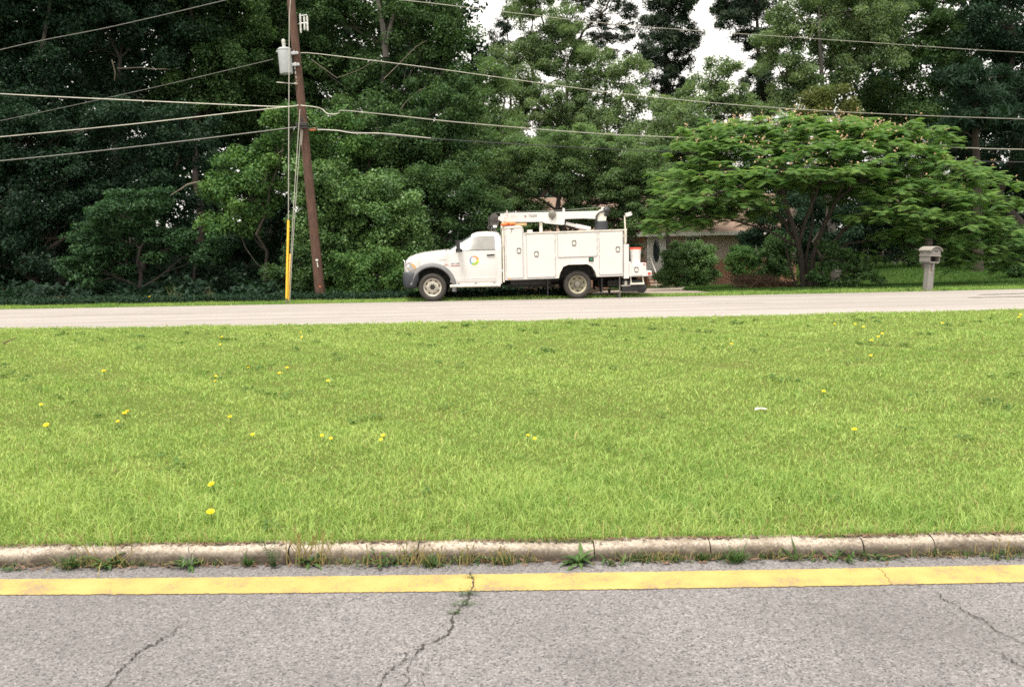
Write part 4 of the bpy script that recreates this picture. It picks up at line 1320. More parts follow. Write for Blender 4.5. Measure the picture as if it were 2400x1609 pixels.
m = MB(); m.box(-.32, .10, -.34, -.16, -.01, .045); o = m.build('concrete_block', M['concrete'], None, bevel=.012, loc=(pb.x - .05, PY, gz + .012)); tag(o, 'flat pale stone lying against the foot of the utility pole', 'stone')


# ------------------------------------------------------------------ wires
def wire(name, pl, rad, mat, label, cat='power line', group='overhead wires along the road', n=8, ext=None):
    """pl: (px, py, Y)"""
    P = [at(*p) for p in pl]
    pts = []
    for i in range(len(P) - 1):
        a = P[max(0, i - 1)]; b = P[i]; c = P[i + 1]; d = P[min(len(P) - 1, i + 2)]
        for k in range(n):
            t = k / n
            pts.append(0.5 * ((2 * b) + (c - a) * t + (2 * a - 5 * b + 4 * c - d) * t * t + (3 * b - a - 3 * c + d) * t ** 3))
    pts.append(P[-1])
    m = MB(); m.tube(pts, rad, 6)
    o = m.build(name, mat)
    tag(o, label, cat, group)
    return o


wire('overhead_wire', [(-500, 248, 27.3), (0, 117, 27.3), (265, 62, 27.4), (530, 0, 27.4), (690, -42, 27.5)], .008, M['wire_dim'], 'thin dark wire rising to the pole top, highest in front of the dark woods')
wire('overhead_wire', [(-500, 190, 26.8), (0, 220, 27.1), (350, 237, 27.3), (650, 250, 27.4), (700, 246, 27.4)], .013, M['wire_light'], 'bright wire running nearly level across the dark woods to the pole')
wire('overhead_wire', [(-500, 368, 26.2), (0, 321, 27.0), (300, 292, 27.2), (540, 265, 27.4), (640, 254, 27.4), (700, 247, 27.4)], .0125, M['wire_light'], 'bright wire sagging below the level one and meeting it at the pole')
wire('overhead_wire', [(-500, 420, 27.2), (0, 377, 27.3), (350, 340, 27.4), (700, 297, 27.4)], .013, M['wire_dim'], 'dull grey cable clamped to the pole below the two bright wires, across the dark woods')
wire('overhead_wire', [(-300, 340, 30), (0, 283, 29), (330, 212, 28), (640, 139, 27.5)], .006, M['wire_dim'], 'faint thin wire ending at the side of the grey transformer')
wire('overhead_wire', [(704, 124, 27.4), (760, 128, 27.4), (1000, 158, 27.3), (1480, 222, 27.2), (1900, 258, 27.0), (2400, 279, 26.8), (2900, 288, 26.5)], .008, M['wire_light'], 'wire leaving the pole beside the transformer and passing above the flowering tree')
wire('overhead_wire', [(690, -20, 27.4), (940, 0, 27.4), (1200, 30, 27.3), (1500, 62, 27.2), (2000, 97, 27.0), (2400, 123, 26.8), (2900, 140, 26.5)], .0065, M['wire_light'], 'highest thin wire crossing the sky gaps above the truck')
wire('overhead_wire', [(704, 247, 27.4), (738, 251, 27.4), (755, 256, 27.4), (765, 265, 27.35), (780, 268, 27.35), (795, 265, 27.35), (803, 259, 27.3), (900, 268, 27.3), (1100, 289, 27.3), (1400, 313, 28.6), (1640, 324, 29.9), (2000, 339, 31.0), (2250, 346, 30.5), (2400, 350, 30.0), (2900, 352, 29)], .0125, M['wire_light'], 'bright wire with a drooping loop next to the pole')
wire('overhead_wire', [(715, 300, 27.4), (760, 303, 27.4), (840, 310, 27.35), (1000, 324, 27.3), (1300, 343, 28.4), (1680, 361, 30.0), (2000, 372, 31.2), (2400, 380, 31), (2900, 385, 30)], .016, M['wire_black'], 'thick black cable from the orange tag on the pole, lowest wire over the truck')
wire('overhead_wire', [(744, 304, 27.3), (790, 306, 27.3), (830, 312, 27.25), (900, 313, 27.25), (1010, 324, 27.28)], .012, M['wire_light'], 'short pale lashing wire hanging under the black cable beside the pole')


def guy(pl, rad, guard, label, gr=.035):
    P = [at(*p) for p in pl]
    base = P[-1].copy(); base.z = float(zt(base.x, base.y))
    g_ = empty('guy_wire', base, label=label, cat='guy wire', group='guy wires of the pole')
    m = MB(); m.tube([p - base for p in P[:-1]] + [Vector((0, 0, .0))], rad, 6); m.build('cable', M['wire_light'], g_)
    if guard:
        a = at(*guard) - base
        m = MB(); m.tube([a, a * .5 + Vector((0, 0, 0)), a * .06], [gr, gr, gr * .9], 10); m.build('guard', M['guard_yellow'], g_)
        m = MB(); m.tube([a * .06, Vector((-.02, -.02, 0))], .016, 8); m.build('anchor_rod', M['dead_wood'], g_)
    return g_


guy([(683, -30, 27.3), (678, 40, 27.0), (677, 260, 26.6), (676, 515, 26.2), (671, 706, 25.95)], .012, (676, 516, 26.2), 'guy wire with the taller yellow guard, rising straight past the transformer')
guy([(703, 256, 27.4), (692, 420, 26.9), (684, 560, 26.4), (675, 706, 26.0)], .010, (681, 595, 26.35), 'shorter guy wire with a low yellow guard close behind the taller one', .028)
guy([(706, 300, 27.4), (696, 430, 27.1), (684, 610, 26.6), (679, 706, 26.2)], .009, None, 'bare rusty-looking guy wire without a guard, beside the two guarded ones')

# ------------------------------------------------------------------ mailbox
MY = 26.55
mb_ = at(2174, 676, MY); mb_.z = float(zt(mb_.x, MY))
mail = empty('mailbox', mb_, label='grey plastic mailbox with a curved roof on a leaning post at the lawn edge', cat='mailbox', rot=(0, R(3.6), R(14)))
# local: -y is the front face, x across; turned so that the side and the front both show
m = MB()
m.box(-.10, .10, -.10, .10, -.05, .83)
m.mat(1).box(-.085, .085, -.103, -.095, .50, .80)
m.build('post', [M['mail_grey'], M['mail_roof']], mail, bevel=.012)
m = MB()
m.prism([(-.16, .83), (.16, .83), (.16, .86), (-.16, .86)], -.20, .20)
m.box(-.03, .03, -.17, -.085, .70, .74); m.box(-.03, .03, -.17, -.13, .63, .84); m.box(-.03, .03, -.13, -.085, .62, .66)
m.build('bracket', M['mail_grey'], mail, bevel=.01)
m = MB()      # newspaper compartment, open at the front
m.box(-.175, .175, -.20, .26, .86, .875); m.box(-.175, -.155, -.20, .26, .875, 1.035); m.box(.155, .175, -.20, .26, .875, 1.035); m.box(-.155, .155, .24, .26, .875, 1.035)
m.mat(1).box(-.154, .154, .0, .02, .876, 1.03)
m.build('newspaper_slot', [M['mail_grey'], M['black']], mail, bevel=.006)
m = MB(); m.box(-.195, .195, -.235, .275, 1.035, 1.065); m.build('rim', M['mail_roof'], mail, bevel=.008)
m = MB(); m.prism([(-.175, 1.065), (.175, 1.065), (.175, 1.215), (.15, 1.255), (.08, 1.29), (0, 1.30), (-.08, 1.29), (-.15, 1.255), (-.175, 1.215)], -.215, .265)
bx = m.build('box', M['mail_grey'], mail, bevel=.006)
m = MB()
arc = [(-.215, 1.205), (-.20, 1.245), (-.15, 1.29), (-.08, 1.325), (0, 1.337), (.08, 1.325), (.15, 1.29), (.20, 1.245), (.215, 1.205)]
inn = [(x * .93, z - .024) for x, z in arc[::-1]]
m.prism(arc + inn, -.262, .29)
m.build('roof', M['mail_roof'], mail, bevel=.005)
m = MB(); m.box(-.12, .12, -.224, -.214, 1.085, 1.26); dr = m.build('door', M['mail_grey'], mail, bevel=.004)
m = MB(); m.box(-.06, .06, -.24, -.222, 1.185, 1.205); m.build('handle', M['black'], dr, bevel=.003)
text_obj('lettering', '2807', .085, (-.177, .02, 1.135), M['grey_letters'], bx, rot=(math.pi / 2, 0, -math.pi / 2))

# ------------------------------------------------------------------ house
HX0, HX1, HY = .9, 15.6, 48.0
gz0 = -.90
FL = .10
house = empty('house', (8.2, HY, gz0), label='low brick and siding house with brown roof and white door behind the truck', cat='house')
hl = Vector((8.2, HY, gz0))


def L(x0, x1, y0, y1, z0, z1): return (x0 - hl.x, x1 - hl.x, y0 - hl.y, y1 - hl.y, z0 - hl.z, z1 - hl.z)


def brick_mat():
    m, nt, b, out = new_mat('red_brick')
    tc = nt.nodes.new('ShaderNodeTexCoord'); mp = nt.nodes.new('ShaderNodeMapping')
    mp.inputs['Rotation'].default_value = (R(90), 0, 0)
    nt.links.new(tc.outputs['Object'], mp.inputs['Vector'])
    br = nt.nodes.new('ShaderNodeTexBrick')
    br.inputs['Scale'].default_value = 1.0
    br.inputs['Brick Width'].default_value = .21; br.inputs['Row Height'].default_value = .075; br.inputs['Mortar Size'].default_value = .011
    br.inputs['Color1'].default_value = (.26, .085, .045, 1); br.inputs['Color2'].default_value = (.36, .15, .08, 1); br.inputs['Mortar'].default_value = (.38, .30, .23, 1)
    nt.links.new(mp.outputs['Vector'], br.inputs['Vector'])
    nt.links.new(br.outputs['Color'], b.inputs['Base Color'])
    b.inputs['Roughness'].default_value = .9
    return m


M['brick'] = brick_mat()
m = MB(); m.box(*L(HX0, HX1, HY + .02, HY + 8, FL + .55, 2.12)); m.build('siding_wall', M['siding'], house)
m = MB(); m.box(*L(HX0 - .03, HX1 + .03, HY - .03, HY + 8.03, gz0 - 1.0, FL + .55)); m.build('brick_wall', M['brick'], house)
m = MB(); m.box(*L(5.6, 7.3, HY - .05, HY + .0, FL + .55, 2.10)); m.build('brick_panel', M['brick'], house)
m = MB()
rp = [(HY - .75, 2.10), (HY + 4.0, 4.35), (HY + 8.75, 2.10), (HY + 8.75, 2.02), (HY - .75, 2.02)]
vs = [(x - hl.x, y - hl.y, z - hl.z) for x in (HX0 - .5, HX1 + .5) for y, z in rp]
m.add(vs, [(0, 1, 2, 3, 4), (9, 8, 7, 6, 5)] + [(i, (i + 1) % 5, (i + 1) % 5 + 5, i + 5)[::-1] for i in range(5)])
rf = m.build('roof', M['shingle'], house)
m = MB(); m.box(*L(HX0 - .52, HX1 + .52, HY - .80, HY - .755, 1.94, 2.13)); m.build('fascia', M['trim_white'], rf)
m = MB(); m.box(*L(9.8, 10.5, HY + 3, HY + 3.7, 3.7, 5.0)); m.build('chimney', M['brick'], rf)
# door with an oval pane
dx0, dx1 = at(1522, 600, HY).x, at(1558, 600, HY).x
dc = (dx0 + dx1) / 2
m = MB(); m.box(*L(dx0, dx1, HY - .045, HY + .02, FL, 2.0)); dr = m.build('door', M['door_white'], house, bevel=.01)
m = MB(); oc = (at(1538, 588, HY).x - hl.x, HY - .05 - hl.y, (FL + 2.0) / 2 + .10 - hl.z)
m.disc(oc, .62, 'y', 36, rx=.185); m.mat(1)
ring_ = [(oc[0] + math.cos(a) * .205, oc[1] - .002, oc[2] + math.sin(a) * .645) for a in np.linspace(0, 2 * math.pi, 37)]
m.tube(ring_, .022, 6, cap=False); m.build('oval_pane', [M['glass_dark'], M['trim_white']], dr)
m = MB(); m.sphere((dx1 - .10 - hl.x, HY - .09 - hl.y, FL + .95 - hl.z), .04, 10, 6); m.build('handle', M['hub'], dr)
m = MB()
m.box(*L(dx0 - .14, dx0 - .005, HY - .06, HY + .01, FL, 2.02)); m.box(*L(dx1 + .005, dx1 + .14, HY - .06, HY + .01, FL, 2.02)); m.build('door_frame', M['trim_white'], house, bevel=.008)
for (wx0, wx1, wz0, wz1) in ((at(1606, 590, HY).x, at(1642, 590, HY).x, 0.75, 1.95), (at(1400, 590, HY).x, at(1450, 590, HY).x, .8, 1.95), (2.0, 3.6, .8, 1.95), (12.6, 14.2, .8, 1.95)):
    m = MB()
    for q_ in ((wx0, wx1, wz1 - .09, wz1), (wx0, wx1, wz0, wz0 + .09), (wx0, wx0 + .09, wz0 + .09, wz1 - .09), (wx1 - .09, wx1, wz0 + .09, wz1 - .09), ((wx0 + wx1) / 2 - .03, (wx0 + wx1) / 2 + .03, wz0 + .09, wz1 - .09)):
        m.box(*L(q_[0], q_[1], HY - .07, HY + .0, q_[2], q_[3]))
    w_ = m.build('window', M['trim_white'], house, bevel=.006)
    m = MB(); m.box(*L(wx0 + .08, wx1 - .08, HY - .035, HY - .02, wz0 + .08, wz1 - .08)); m.build('pane', M['glass_dark'], w_)
# steps and rail
m = MB(); n_s = 6
for k in range(n_s):
    zt1 = FL - .02 - k * .165
    yk = HY - .06 - .9 - k * .30
    m.mat(0).box(*L(dx0 - .25, dx1 + 1.3, yk, HY - .06 if k == 0 else yk + .30, gz0 - .6, zt1 - .045))
    m.mat(1).box(*L(dx0 - .27, dx1 + 1.32, yk - .025, HY - .055 if k == 0 else yk + .295, zt1 - .043, zt1))
m.build('steps', [M['brick'], M['concrete']], house)
m = MB()
ra, rb = Vector((dx0 - .12, HY - 1.1, FL + .75)) - hl, Vector((dx0 - .05, HY - 2.5, FL - .05)) - hl
m.tube([ra + Vector((0, .2, -.8)), ra, rb, rb + Vector((0, 0, -.9))], .022, 8); m.build('hand_rail', M['trim_white'], house)
m = MB(); ra = Vector((dx0 - .75, HY - .8, 0)) - hl
m.lathe([(.16, .95), (.20, 1.05), (.22, 1.25), (.24, 1.28), (.0, 1.26)], ra, 'z', 18); m.lathe([(.13, .0), (.13, .95)], ra, 'z', 12); m.build('planter', M['concrete'], house)

# ------------------------------------------------------------------ chain link fence
FY = 58.0
fx0, fx1 = at(2035, 600, FY).x, at(2250, 600, FY).x
fence = empty('chain_link_fence', (fx0, FY, float(zt(fx0, FY))), label='low chain link fence with thin grey posts at the back of the lawn', cat='fence')
FH = 1.0
for x in np.arange(0, fx1 - fx0 + .1, (at(2098, 600, FY).x - fx0)):
    m = MB(); m.tube([(x, 0, 0), (x, 0, FH + .06)], .045, 8); m.sphere((x, 0, FH + .07), .055, 8, 5); m.build('post', M['transformer'], fence)
m = MB(); m.tube([(0, 0, FH), (fx1 - fx0, 0, FH)], .025, 6); m.build('rail', M['wire_dim'], fence)  # rail and mesh take a darker wire colour in place of shade
V, F = [], []
for i in range(int((fx1 - fx0) / .12)):
    for sgn in (1, -1):
        x0_ = i * .12; x1_ = x0_ + sgn * FH
        if x1_ < 0 or x1_ > fx1 - fx0: continue
        b_ = len(V); V += [(x0_, 0.01 * sgn, 0.02), (x0_ + .008, .01 * sgn, .02), (x1_ + .008, .01 * sgn, FH), (x1_, .01 * sgn, FH)]; F.append((b_, b_ + 1, b_ + 2, b_ + 3))
np_obj('wire_mesh', V, F, M['wire_dim'], fence)
# ------------------------------------------------------------------ foliage
def unit(a): return a / np.maximum(1e-9, np.linalg.norm(a, axis=-1, keepdims=True))


def leaf_cloud(r, C, Rd, nper, L, wr=0.5, upb=0.6, droop=0.25, ctint=0.16, fold=0.12, jit=0.2, top=0.0):
    """rhombic folded leaves scattered in small clumps; C (K,3) centres, Rd (K,3) radii"""
    K = len(C)
    cnt = np.maximum(1, r.poisson(nper, K) if not hasattr(nper, '__len__') else nper)
    idx = np.repeat(np.arange(K), cnt)
    n = len(idx)
    d = unit(r.normal(size=(n, 3)))
    rad = r.uniform(0, 1, n) ** (1 / 2.0)
    P = C[idx] + d * Rd[idx] * rad[:, None]
    nrm = unit(r.normal(size=(n, 3)) * 0.75 + d * 0.45 + np.array([0, 0, upb]))
    ax = r.normal(size=(n, 3)) + d * 0.6; ax[:, 2] -= droop * 1.6
    ax = unit(ax - nrm * (ax * nrm).sum(1, keepdims=True))
    sd = np.cross(nrm, ax)
    l = L * r.uniform(0.65, 1.3, n)
    w = l * wr * r.uniform(0.8, 1.2, n)
    a = P - ax * (l / 2)[:, None]; b = P + ax * (l / 2)[:, None]
    m1 = P + sd * (w / 2)[:, None] + nrm * (w * fold)[:, None] - ax * (l * .08)[:, None]
    m2 = P - sd * (w / 2)[:, None] + nrm * (w * fold)[:, None] - ax * (l * .08)[:, None]
    V = np.stack([a, m1, b, m2], 1).reshape(-1, 3)
    i = np.arange(n) * 4
    F = np.stack([np.stack([i, i + 1, i + 2], 1), np.stack([i, i + 2, i + 3], 1)], 1).reshape(-1, 3)
    ct = 0.45 + ctint * r.normal(size=K)
    tn = np.clip(ct[idx] + jit * r.normal(size=n), 0, 1)
    return V, F, np.repeat(tn, 2)


def lobe_clumps(r, lobes, rc, dens, flat=0.7):
    """lobes: (cx,cy,cz,rx,ry,rz) -> clump centres and radii"""
    Cs, Rs = [], []
    for (x, y, z, rx, ry, rz) in lobes:
        g = (rx * ry * rz) ** (1 / 3)
        n = max(4, int(dens * 3.2 * g * g / (rc * rc)))
        d = unit(r.normal(size=(n, 3)))
        rr = 0.35 + 0.65 * r.uniform(0, 1, n) ** 0.55
        rr *= 1 + 0.10 * r.normal(size=n)
        Cs.append(np.array([x, y, z]) + d * rr[:, None] * np.array([rx, ry, rz]))
        s = rc * r.uniform(0.6, 1.25, n)
        Rs.append(np.stack([s, s, s * flat], 1))
    return np.concatenate(Cs), np.concatenate(Rs)


def curved(a, b, sag, n=5, r=None):
    a, b = Vector(a), Vector(b)
    pts = []
    for i in range(n + 1):
        t = i / n
        p = a.lerp(b, t)
        p.z += sag * math.sin(math.pi * t) * (b - a).length
        if r is not None and 0 < i < n:
            s = (b - a).length * 0.035
            p += Vector((r.normal() * s, r.normal() * s, r.normal() * s))
        pts.append(p)
    return pts


def tree(name, label, cat, Y, base_px, lobes, mat, L, rc=0.6, dens=0.8, cover=0.9, trunk_r=0.18, lean_px=None, bark='bark', group=None,
         seed=1, flat=0.7, wr=0.5, upb=0.6, depth=0.8, limbs=3, droop=0.25, ctint=0.16, trunk_top=None, dead=0, base_z=None):
    r = np.random.default_rng(seed)
    bx = at(base_px, 690, Y).x
    bz = float(zt(bx, Y)) if base_z is None else base_z
    loc = Vector((bx, Y, bz))
    root = empty(name, loc, label=label, cat=cat, group=group)
    lb = []
    sc = Y / FPX
    for q in lobes:
        cx, cy, rx, ry = q[:4]; dy = q[4] if len(q) > 4 else 0.0
        c = at(cx, cy, Y + dy) - loc
        lb.append((c.x, c.y, c.z, rx * sc, min(rx, ry * 1.3) * sc * depth, ry * sc))
    L = L * .76; cover = cover * 1.5
    C, Rd = lobe_clumps(r, lb, rc, dens * 1.8, flat)
    keep = C[:, 2] > 0.08
    C, Rd = C[keep], Rd[keep]
    nper = cover * math.pi * rc * rc / (wr * 0.5 * L * L)
    V, F, tn = leaf_cloud(r, C, Rd, nper, L, wr, upb, droop, ctint)
    # trunk and limbs
    m = MB()
    tops = sorted(lb, key=lambda q: -q[2])
    topc = Vector(tops[0][:3]) if trunk_top is None else at(trunk_top[0], trunk_top[1], Y) - loc
    base = Vector((0, 0, -.15))
    tp_ = curved(base, topc, 0, 8, r)
    tp_[1] = base.lerp(tp_[1], 1.0)
    rads = [trunk_r * (1.25 if i == 0 else 1 - 0.85 * i / 8) for i in range(9)]
    m.tube(tp_, rads, 9)
    for q in lb:
        c = Vector(q[:3])
        if limbs <= 0: break
        ts = max(1, min(7, int(8 * max(.12, min(.85, (c.z - .35 * (Vector((c.x, c.y, 0)) - Vector((tp_[4].x, tp_[4].y, 0))).length) / max(.5, topc.z))))))
        st = tp_[ts]
        rl = max(.02, rads[ts] * .55)
        lp = curved(st, c, .06, 5, r)
        m.tube(lp, [rl * (1 - .7 * i / 5) for i in range(6)], 6)
        dist = np.linalg.norm((C - np.array(q[:3])) / np.array(q[3:6]), axis=1)
        near = np.where(dist < 1.15)[0]
        if len(near):
            for j in r.choice(near, min(len(near), limbs * 3), replace=False):
                s_ = lp[r.integers(2, 6)]
                m.tube(curved(s_, Vector(C[j]), .05, 3, r), [rl * .4, rl * .3, rl * .2, .006], 5, cap=False)
    m.build('trunk', M[bark], root, angle=60)
    np_obj('crown', V, F, M[mat], root, tint=tn)
    return root


def bare(parent_root, pl, Y, rad, mat='dead_wood'):
    """a bare branch as a part of its tree"""
    loc = parent_root.location
    P = [at(x, y, Y) - loc for x, y in pl]
    m = MB(); m.tube(P, [rad * (1 - .6 * i / (len(P) - 1)) for i in range(len(P))], 6)
    return m.build('dead_branch', M[mat], parent_root)


WG = 'trees of the dark woods'
# --- dark woods at the left, back to front
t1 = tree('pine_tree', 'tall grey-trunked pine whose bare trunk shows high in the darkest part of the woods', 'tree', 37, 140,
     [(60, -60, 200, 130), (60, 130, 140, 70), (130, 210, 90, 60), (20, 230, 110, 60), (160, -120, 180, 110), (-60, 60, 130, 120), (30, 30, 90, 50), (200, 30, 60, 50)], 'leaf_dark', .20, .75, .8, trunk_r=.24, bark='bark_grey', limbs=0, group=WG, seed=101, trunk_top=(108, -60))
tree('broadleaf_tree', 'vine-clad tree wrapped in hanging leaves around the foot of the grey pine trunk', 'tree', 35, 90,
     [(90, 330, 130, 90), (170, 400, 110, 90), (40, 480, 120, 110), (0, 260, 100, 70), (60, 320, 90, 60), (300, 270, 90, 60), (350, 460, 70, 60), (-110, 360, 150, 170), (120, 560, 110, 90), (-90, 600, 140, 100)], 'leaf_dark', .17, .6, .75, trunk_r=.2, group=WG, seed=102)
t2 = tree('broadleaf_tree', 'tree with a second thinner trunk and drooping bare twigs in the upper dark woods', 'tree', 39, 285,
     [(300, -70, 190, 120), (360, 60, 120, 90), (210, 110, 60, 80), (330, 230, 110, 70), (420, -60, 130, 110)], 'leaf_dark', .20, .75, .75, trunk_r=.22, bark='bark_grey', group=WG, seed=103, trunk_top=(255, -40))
tree('broadleaf_tree', 'blue-green broadleaf with lit sprays, high in the woods a little before the transformer', 'tree', 40, 480,
     [(450, 90, 120, 110), (540, 40, 120, 110), (430, 200, 90, 60), (560, 150, 100, 80), (500, 260, 90, 60), (470, -100, 160, 100)], 'leaf_mid', .19, .65, .8, trunk_r=.2, group=WG, seed=104, ctint=.12)
tree('broadleaf_tree', 'dark tree rising behind the transformer and the guy wires', 'tree', 42, 640,
     [(640, 60, 100, 100), (620, 200, 110, 90), (700, 150, 90, 110), (560, 290, 90, 70), (660, -80, 160, 110), (690, 330, 90, 70)], 'leaf_mid', .20, .7, .8, trunk_r=.22, group=WG, seed=105)
tree('broadleaf_tree', 'dark broadleaf filling the middle of the woods between the two bright wires', 'tree', 36, 330,
     [(290, 380, 140, 80), (420, 330, 120, 70), (240, 460, 110, 70), (380, 470, 100, 60)], 'leaf_dark', .17, .6, .7, trunk_r=.17, group=WG, seed=106)
t3 = tree('understory_tree', 'low understory tree with green leaf layers hanging over the black hollow of the woods', 'tree', 31, 330,
     [(260, 500, 90, 60), (350, 470, 60, 40), (200, 590, 90, 40), (310, 570, 100, 45), (420, 575, 110, 38), (240, 640, 90, 35), (500, 590, 60, 30)], 'leaf_shaded', .16, .45, .75, trunk_r=.09, group=WG, seed=107, flat=.45, upb=1.0, depth=1.1)
t4 = tree('sapling', 'bright green sapling leaning through the guy wires beside the pole', 'tree', 30.0, 610,
     [(560, 390, 60, 42), (640, 295, 40, 50), (690, 285, 36, 40), (620, 400, 60, 50), (520, 430, 50, 40), (580, 470, 80, 45), (650, 360, 40, 40), (540, 520, 80, 40)], 'leaf_bright', .17, .42, .8, trunk_r=.07, group=WG, seed=108, droop=.5, depth=1.0)
tree('sapling', 'yellow-green sprays showing right beside the pole under the drooping wire loop', 'tree', 31.0, 770,
     [(760, 280, 36, 30), (800, 300, 50, 36), (745, 335, 40, 40), (830, 340, 60, 35), (770, 390, 70, 40)], 'leaf_bright', .16, .42, .8, trunk_r=.06, group=WG, seed=109, droop=.5)
tree('broadleaf_tree', 'shaded undergrowth tree behind the yellow guards, at the edge of the black hollow', 'tree', 32.5, 600,
     [(600, 560, 100, 70), (520, 590, 70, 50), (680, 480, 70, 80), (640, 640, 70, 45)], 'leaf_dark', .16, .5, .75, trunk_r=.09, group=WG, seed=110)
bare(t3, [(470, 425), (440, 432), (420, 445), (400, 458)], 30, .03)
bare(t3, [(560, 540), (575, 580), (600, 615), (640, 650)], 30.5, .018)
bare(t4, [(665, 350), (640, 368), (625, 375)], 29.6, .016)
bare(t4, [(625, 395), (622, 430), (610, 450)], 29.6, .014)
bare(t2, [(275, 160), (300, 160), (330, 158), (360, 162), (392, 162)], 37.5, .025)
bare(t2, [(262, 140), (270, 170), (268, 190)], 37.5, .03)
# --- behind the pole and the cab
t5 = tree('broadleaf_tree', 'tall tree with a pale forked trunk at the top edge beside the sky gap', 'tree', 42, 905,
     [(800, 60, 110, 110), (980, 40, 120, 100), (1025, 70, 55, 80), (780, 200, 110, 80), (930, 200, 130, 70), (1040, 170, 80, 80), (880, -110, 180, 90)], 'leaf_mid', .20, .65, .8, trunk_r=.30, bark='bark_grey', group=WG, seed=111, trunk_top=(893, -60), ctint=.14)
bare(t5, [(905, 135), (897, 60), (885, 0), (872, -60)], 40.6, .15, 'bark_grey')
bare(t5, [(905, 110), (918, 50), (936, 0), (945, -40)], 40.6, .10, 'bark_grey')
bare(t5, [(900, 185), (925, 160), (975, 110), (1000, 95)], 40.0, .022, 'dead_wood'); bare(t5, [(925, 275), (950, 240), (985, 210), (1010, 205)], 40.0, .02, 'dead_wood')
bare(t5, [(730, 140), (790, 183), (840, 165), (900, 130)], 40.0, .018, 'dead_wood')
tree('broadleaf_tree', 'dark mid-height tree under the pale forked trunk, above the vine thicket', 'tree', 36, 900,
     [(880, 320, 110, 70), (835, 258, 60, 40), (955, 365, 80, 55), (1000, 330, 70, 50), (1000, 300, 100, 70), (1060, 260, 70, 60), (820, 420, 110, 70), (950, 410, 110, 60), (1070, 350, 80, 60)], 'leaf_mid', .17, .55, .85, trunk_r=.16, group=WG, seed=112)
tree('broadleaf_tree', 'fine-leaved tree just above the truck cab and crane tip', 'tree', 33.5, 1075,
     [(1060, 440, 90, 55), (1000, 490, 90, 55), (1120, 490, 80, 50), (1060, 550, 90, 45), (960, 430, 80, 50), (1150, 560, 60, 40), (980, 570, 80, 50)], 'leaf_mid', .14, .45, .9, trunk_r=.10, group=WG, seed=113)
# vine thicket
VG = 'leafy thicket between the pole and the truck'
tree('vine_thicket', 'big glossy vine-covered thicket mound between the pole and the truck nose', 'shrub', 30.2, 830,
     [(800, 480, 90, 60), (870, 510, 90, 60), (770, 560, 70, 70), (910, 570, 60, 60), (840, 590, 90, 70), (760, 440, 80, 60), (850, 440, 80, 50), (920, 480, 60, 60), (960, 560, 45, 50), (760, 640, 60, 60), (980, 600, 40, 40)], 'leaf_gloss', .14, .42, .95, trunk_r=.07, group=VG, seed=121, upb=.8, limbs=2)
tree('vine_thicket', 'low bright leafy mound in front of the big thicket, just ahead of the bumper', 'shrub', 28.4, 860,
     [(820, 625, 45, 40), (870, 640, 60, 45), (910, 620, 40, 45), (840, 680, 70, 26), (930, 665, 30, 36), (960, 685, 30, 16), (790, 690, 40, 14)], 'leaf_bright', .115, .34, .95, trunk_r=.04, group=VG, seed=122, upb=.8, limbs=2)
tree('vine_thicket', 'dark low shrub between the yellow guy guards and the pole foot', 'shrub', 28.8, 705,
     [(700, 610, 40, 60), (715, 660, 34, 36), (660, 660, 40, 40), (690, 690, 40, 18), (640, 690, 40, 20)], 'leaf_mid', .13, .36, .9, trunk_r=.04, group=VG, seed=123, limbs=2)
tree('vine_thicket', 'tangle of shrub leaves climbing the back of the leaning pole', 'shrub', 29.4, 750,
     [(720, 430, 50, 60), (720, 530, 50, 60), (770, 430, 50, 40), (790, 600, 40, 60)], 'leaf_gloss', .14, .40, .85, trunk_r=.05, group=VG, seed=124, limbs=2)
# --- centre, behind the truck
CG = 'trees around the house'
tree('broadleaf_tree', 'tallest pale green tree in the centre, reaching the top edge left of the sky gaps', 'tree', 54, 1290,
     [(1270, 60, 80, 90), (1220, 150, 70, 70), (1310, 110, 66, 70), (1365, 165, 56, 50), (1190, 240, 66, 66), (1290, 240, 90, 76), (1370, 250, 60, 60), (1240, 340, 100, 70), (1350, 330, 90, 70), (1250, -40, 60, 50)], 'leaf_pale', .18, .55, .8, trunk_r=.24, group=CG, seed=131, ctint=.12)
tree('broadleaf_tree', 'loose airy tree with sky specks in its crown, next to the tallest pale one', 'tree', 53, 1440,
     [(1425, 150, 44, 32), (1485, 175, 50, 36), (1400, 120, 34, 26), (1420, 185, 50, 36), (1470, 225, 66, 44), (1420, 260, 60, 44), (1500, 290, 60, 56), (1400, 300, 70, 60), (1470, 360, 80, 50), (1530, 380, 60, 60)], 'leaf_pale', .21, .6, .55, cover=.7, trunk_r=.16, group=CG, seed=132, ctint=.12)
tree('oak_tree', 'spreading oak with a dark trunk right behind the crane boom, low layered branches', 'tree', 38, 1322,
     [(1330, 340, 130, 40), (1220, 360, 90, 40), (1440, 370, 100, 44), (1540, 400, 60, 50), (1300, 390, 110, 40), (1230, 420, 90, 32), (1400, 400, 110, 38), (1340, 440, 120, 26), (1180, 460, 80, 32), (1470, 440, 80, 32), (1240, 480, 60, 20), (1420, 470, 90, 26), (1500, 480, 60, 28), (1130, 420, 70, 40), (1540, 430, 60, 40), (1190, 520, 40, 26), (1480, 520, 40, 24), (1505, 495, 50, 28), (1565, 505, 44, 24), (1500, 540, 36, 16), (1260, 520, 50, 26), (1340, 522, 50, 22), (1420, 520, 50, 26), (1300, 492, 60, 20), (1390, 500, 50, 18), (1235, 545, 40, 20)], 'leaf_oak', .13, .48, .9, trunk_r=.26, group=CG, seed=133, flat=.5, upb=1.0, depth=1.2, trunk_top=(1312, 380))
